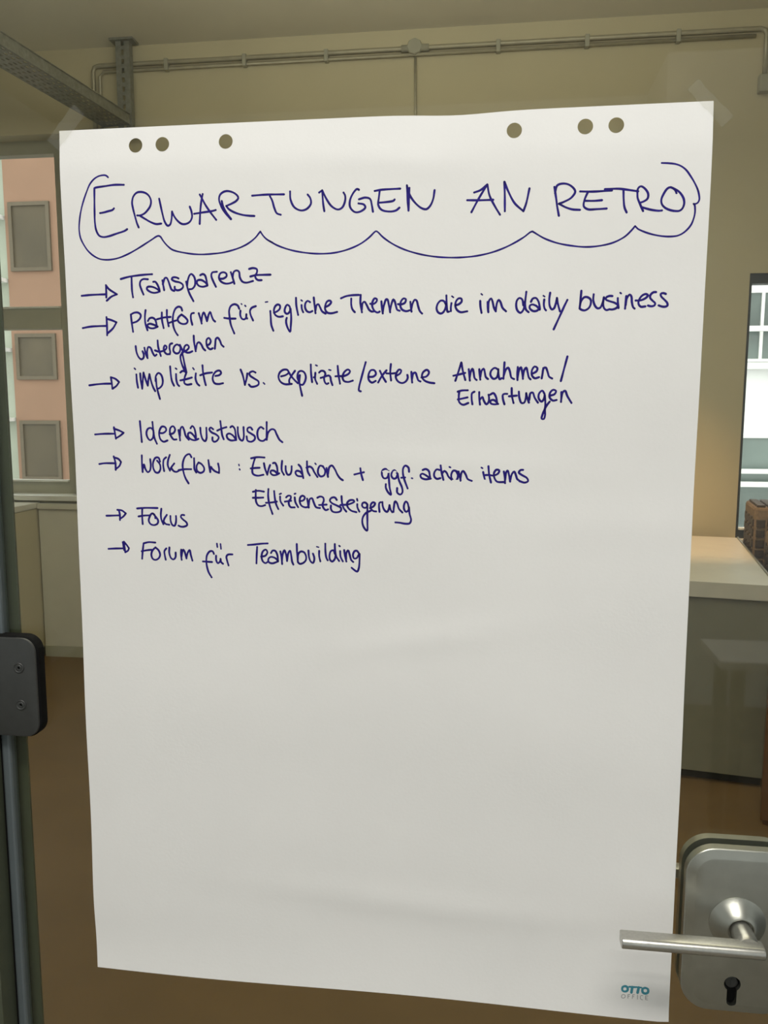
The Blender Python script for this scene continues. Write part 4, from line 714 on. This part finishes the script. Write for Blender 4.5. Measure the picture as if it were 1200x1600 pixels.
luminaire('added_fill_fitting', 'added fill light in a pendant housing on the left of the room', -0.9, 1.6, 3.0, 1.1, .25, ZC)
luminaire('added_fill_fitting', 'added fill light in a pendant housing on the right of the room', 0.5, 1.6, 3.0, 1.1, .25, ZC)
sl = thing('spotlight', 'small ceiling spotlight aimed at the sideboard', 'lamp', SPOT)
bm = bmesh.new(); tube(bm, [(0, 0, .03), (0, 0, .14)], .055, 20)
link('lamp_can', bm, M['wblack'], parent=sl)
bm = bmesh.new(); tube(bm, [(0, 0, .14), (0, 0, ZC - SPOT.z)], .012, 10)
link('lamp_stem', bm, M['wblack'], parent=sl)

# ------------------------------------------------------------------ corridor desk, seen as a reflection in the door glass
dk = thing('desk', 'narrow pale desk in the corridor mirrored in the lower right of the glass', 'desk', (1.50, -2.07, 0))
link('desk_top', bx(-.57, .6, -.14, .14, .715, .745, bevel=.003), M['desk'], parent=dk)
for sx in (-.50, .55):
    for sy in (-.10, .10): link('leg', bx(sx - .02, sx + .02, sy - .02, sy + .02, 0, .715), M['galv'], parent=dk)

# ------------------------------------------------------------------ outside: two facades across the street
FY = 14.0
def facade(name, label, x0, x1, z0, z1, wm):
    r = thing(name, label, 'building', ((x0 + x1) / 2, FY, z0))
    return r, r.location.copy()
def part(r, n, b, m):
    o = link(n, b, m); o.parent = r; o.matrix_parent_inverse = Matrix.Translation(-r.location); return o
pk, _ = facade('apartment_building', 'pink rendered building with dark windows seen through the left window', -9.1, -3.0, -3.5, 12, None)
bm = bmesh.new()
part(pk, 'wall', box(bm, -9.09, -3.0, FY, FY + 6, -3.5, 12), M['pink'])
def pane(r, x0, x1, z0, z1, gm, fm, fr=.06, inner=None):
    b = bmesh.new()
    box(b, x0, x0 + fr, FY - .05, FY + .05, z0, z1); box(b, x1 - fr, x1, FY - .05, FY + .05, z0, z1)
    box(b, x0 + fr, x1 - fr, FY - .05, FY + .05, z0, z0 + fr); box(b, x0 + fr, x1 - fr, FY - .05, FY + .05, z1 - fr, z1)
    if inner: box(b, inner, inner + fr, FY - .05, FY + .05, z0 + fr, z1 - fr)
    f = part(r, 'window', b, fm)
    g = link('window_glass', bx(x0 + fr, x1 - fr, FY - .012, FY + .02, z0 + fr, z1 - fr), gm); g.parent = f
    g.matrix_parent_inverse = f.matrix_parent_inverse.copy() if False else Matrix.Translation(Vector((0, 0, 0)))
    return f
frm = mat('olive_window_frame', (0.115, 0.09, 0.055, 1), 0.6)
for z0, z1 in ((4.2, 5.47), (2.155, 3.03), (.2, 1.365), (-1.9, -.7), (6.6, 7.9)):
    for k in range(3): pane(pk, -9.0 + k * 2.0, -8.17 + k * 2.0, z0, z1, M['dglass'], frm, .07)
gr, _ = facade('glass_fronted_building', 'pale green building with white ledges left of the pink building', -16, -9.1, -3.5, 12, None)
part(gr, 'wall', bx(-16, -9.1, FY + .05, FY + 6, -3.5, 12), M['mint'])
for z in (1.38, 2.72, 4.03, 5.2, 6.6): part(gr, 'ledge', bx(-16, -9.12, FY - .25, FY + .05, z - .03, z + .04), M['ledge'])
wb, _ = facade('office_building', 'bright white building with banded windows seen through the right window', 2.6, 16, -3.5, 12, None)
part(wb, 'wall', bx(2.6, 16, FY, FY + 6, -3.5, 12), M['facade'])
for z0, z1 in ((2.41, 3.62), (-.8, 1.15), (5.2, 6.6)):
    for k in range(4):
        pane(wb, 3.2 + k * 2.3, 5.4 + k * 2.3, z0, z1, M['gglass'], M['ledge'], .05, 4.70 + k * 2.3 if z0 > 2 else None)
    part(wb, 'ledge', bx(2.6, 16, FY - .2, FY, z0 - .13, z0 - .02), M['ledge'])
part(wb, 'railing', bx(2.6, 16, FY - .35, FY - .30, 2.90, 2.99), M['ledge'])
part(wb, 'railing', bx(2.6, 16, FY - .35, FY - .30, .50, .58), M['ledge'])
part(wb, 'railing', bx(2.6, 16, FY - .35, FY - .30, .27, .36), M['ledge'])
o = tag(link('street', bx(-40, 40, 4.6, 40, -3.6, -3.5), M['asphalt']), 'grey street between the buildings', 'street')
o['kind'] = 'structure'
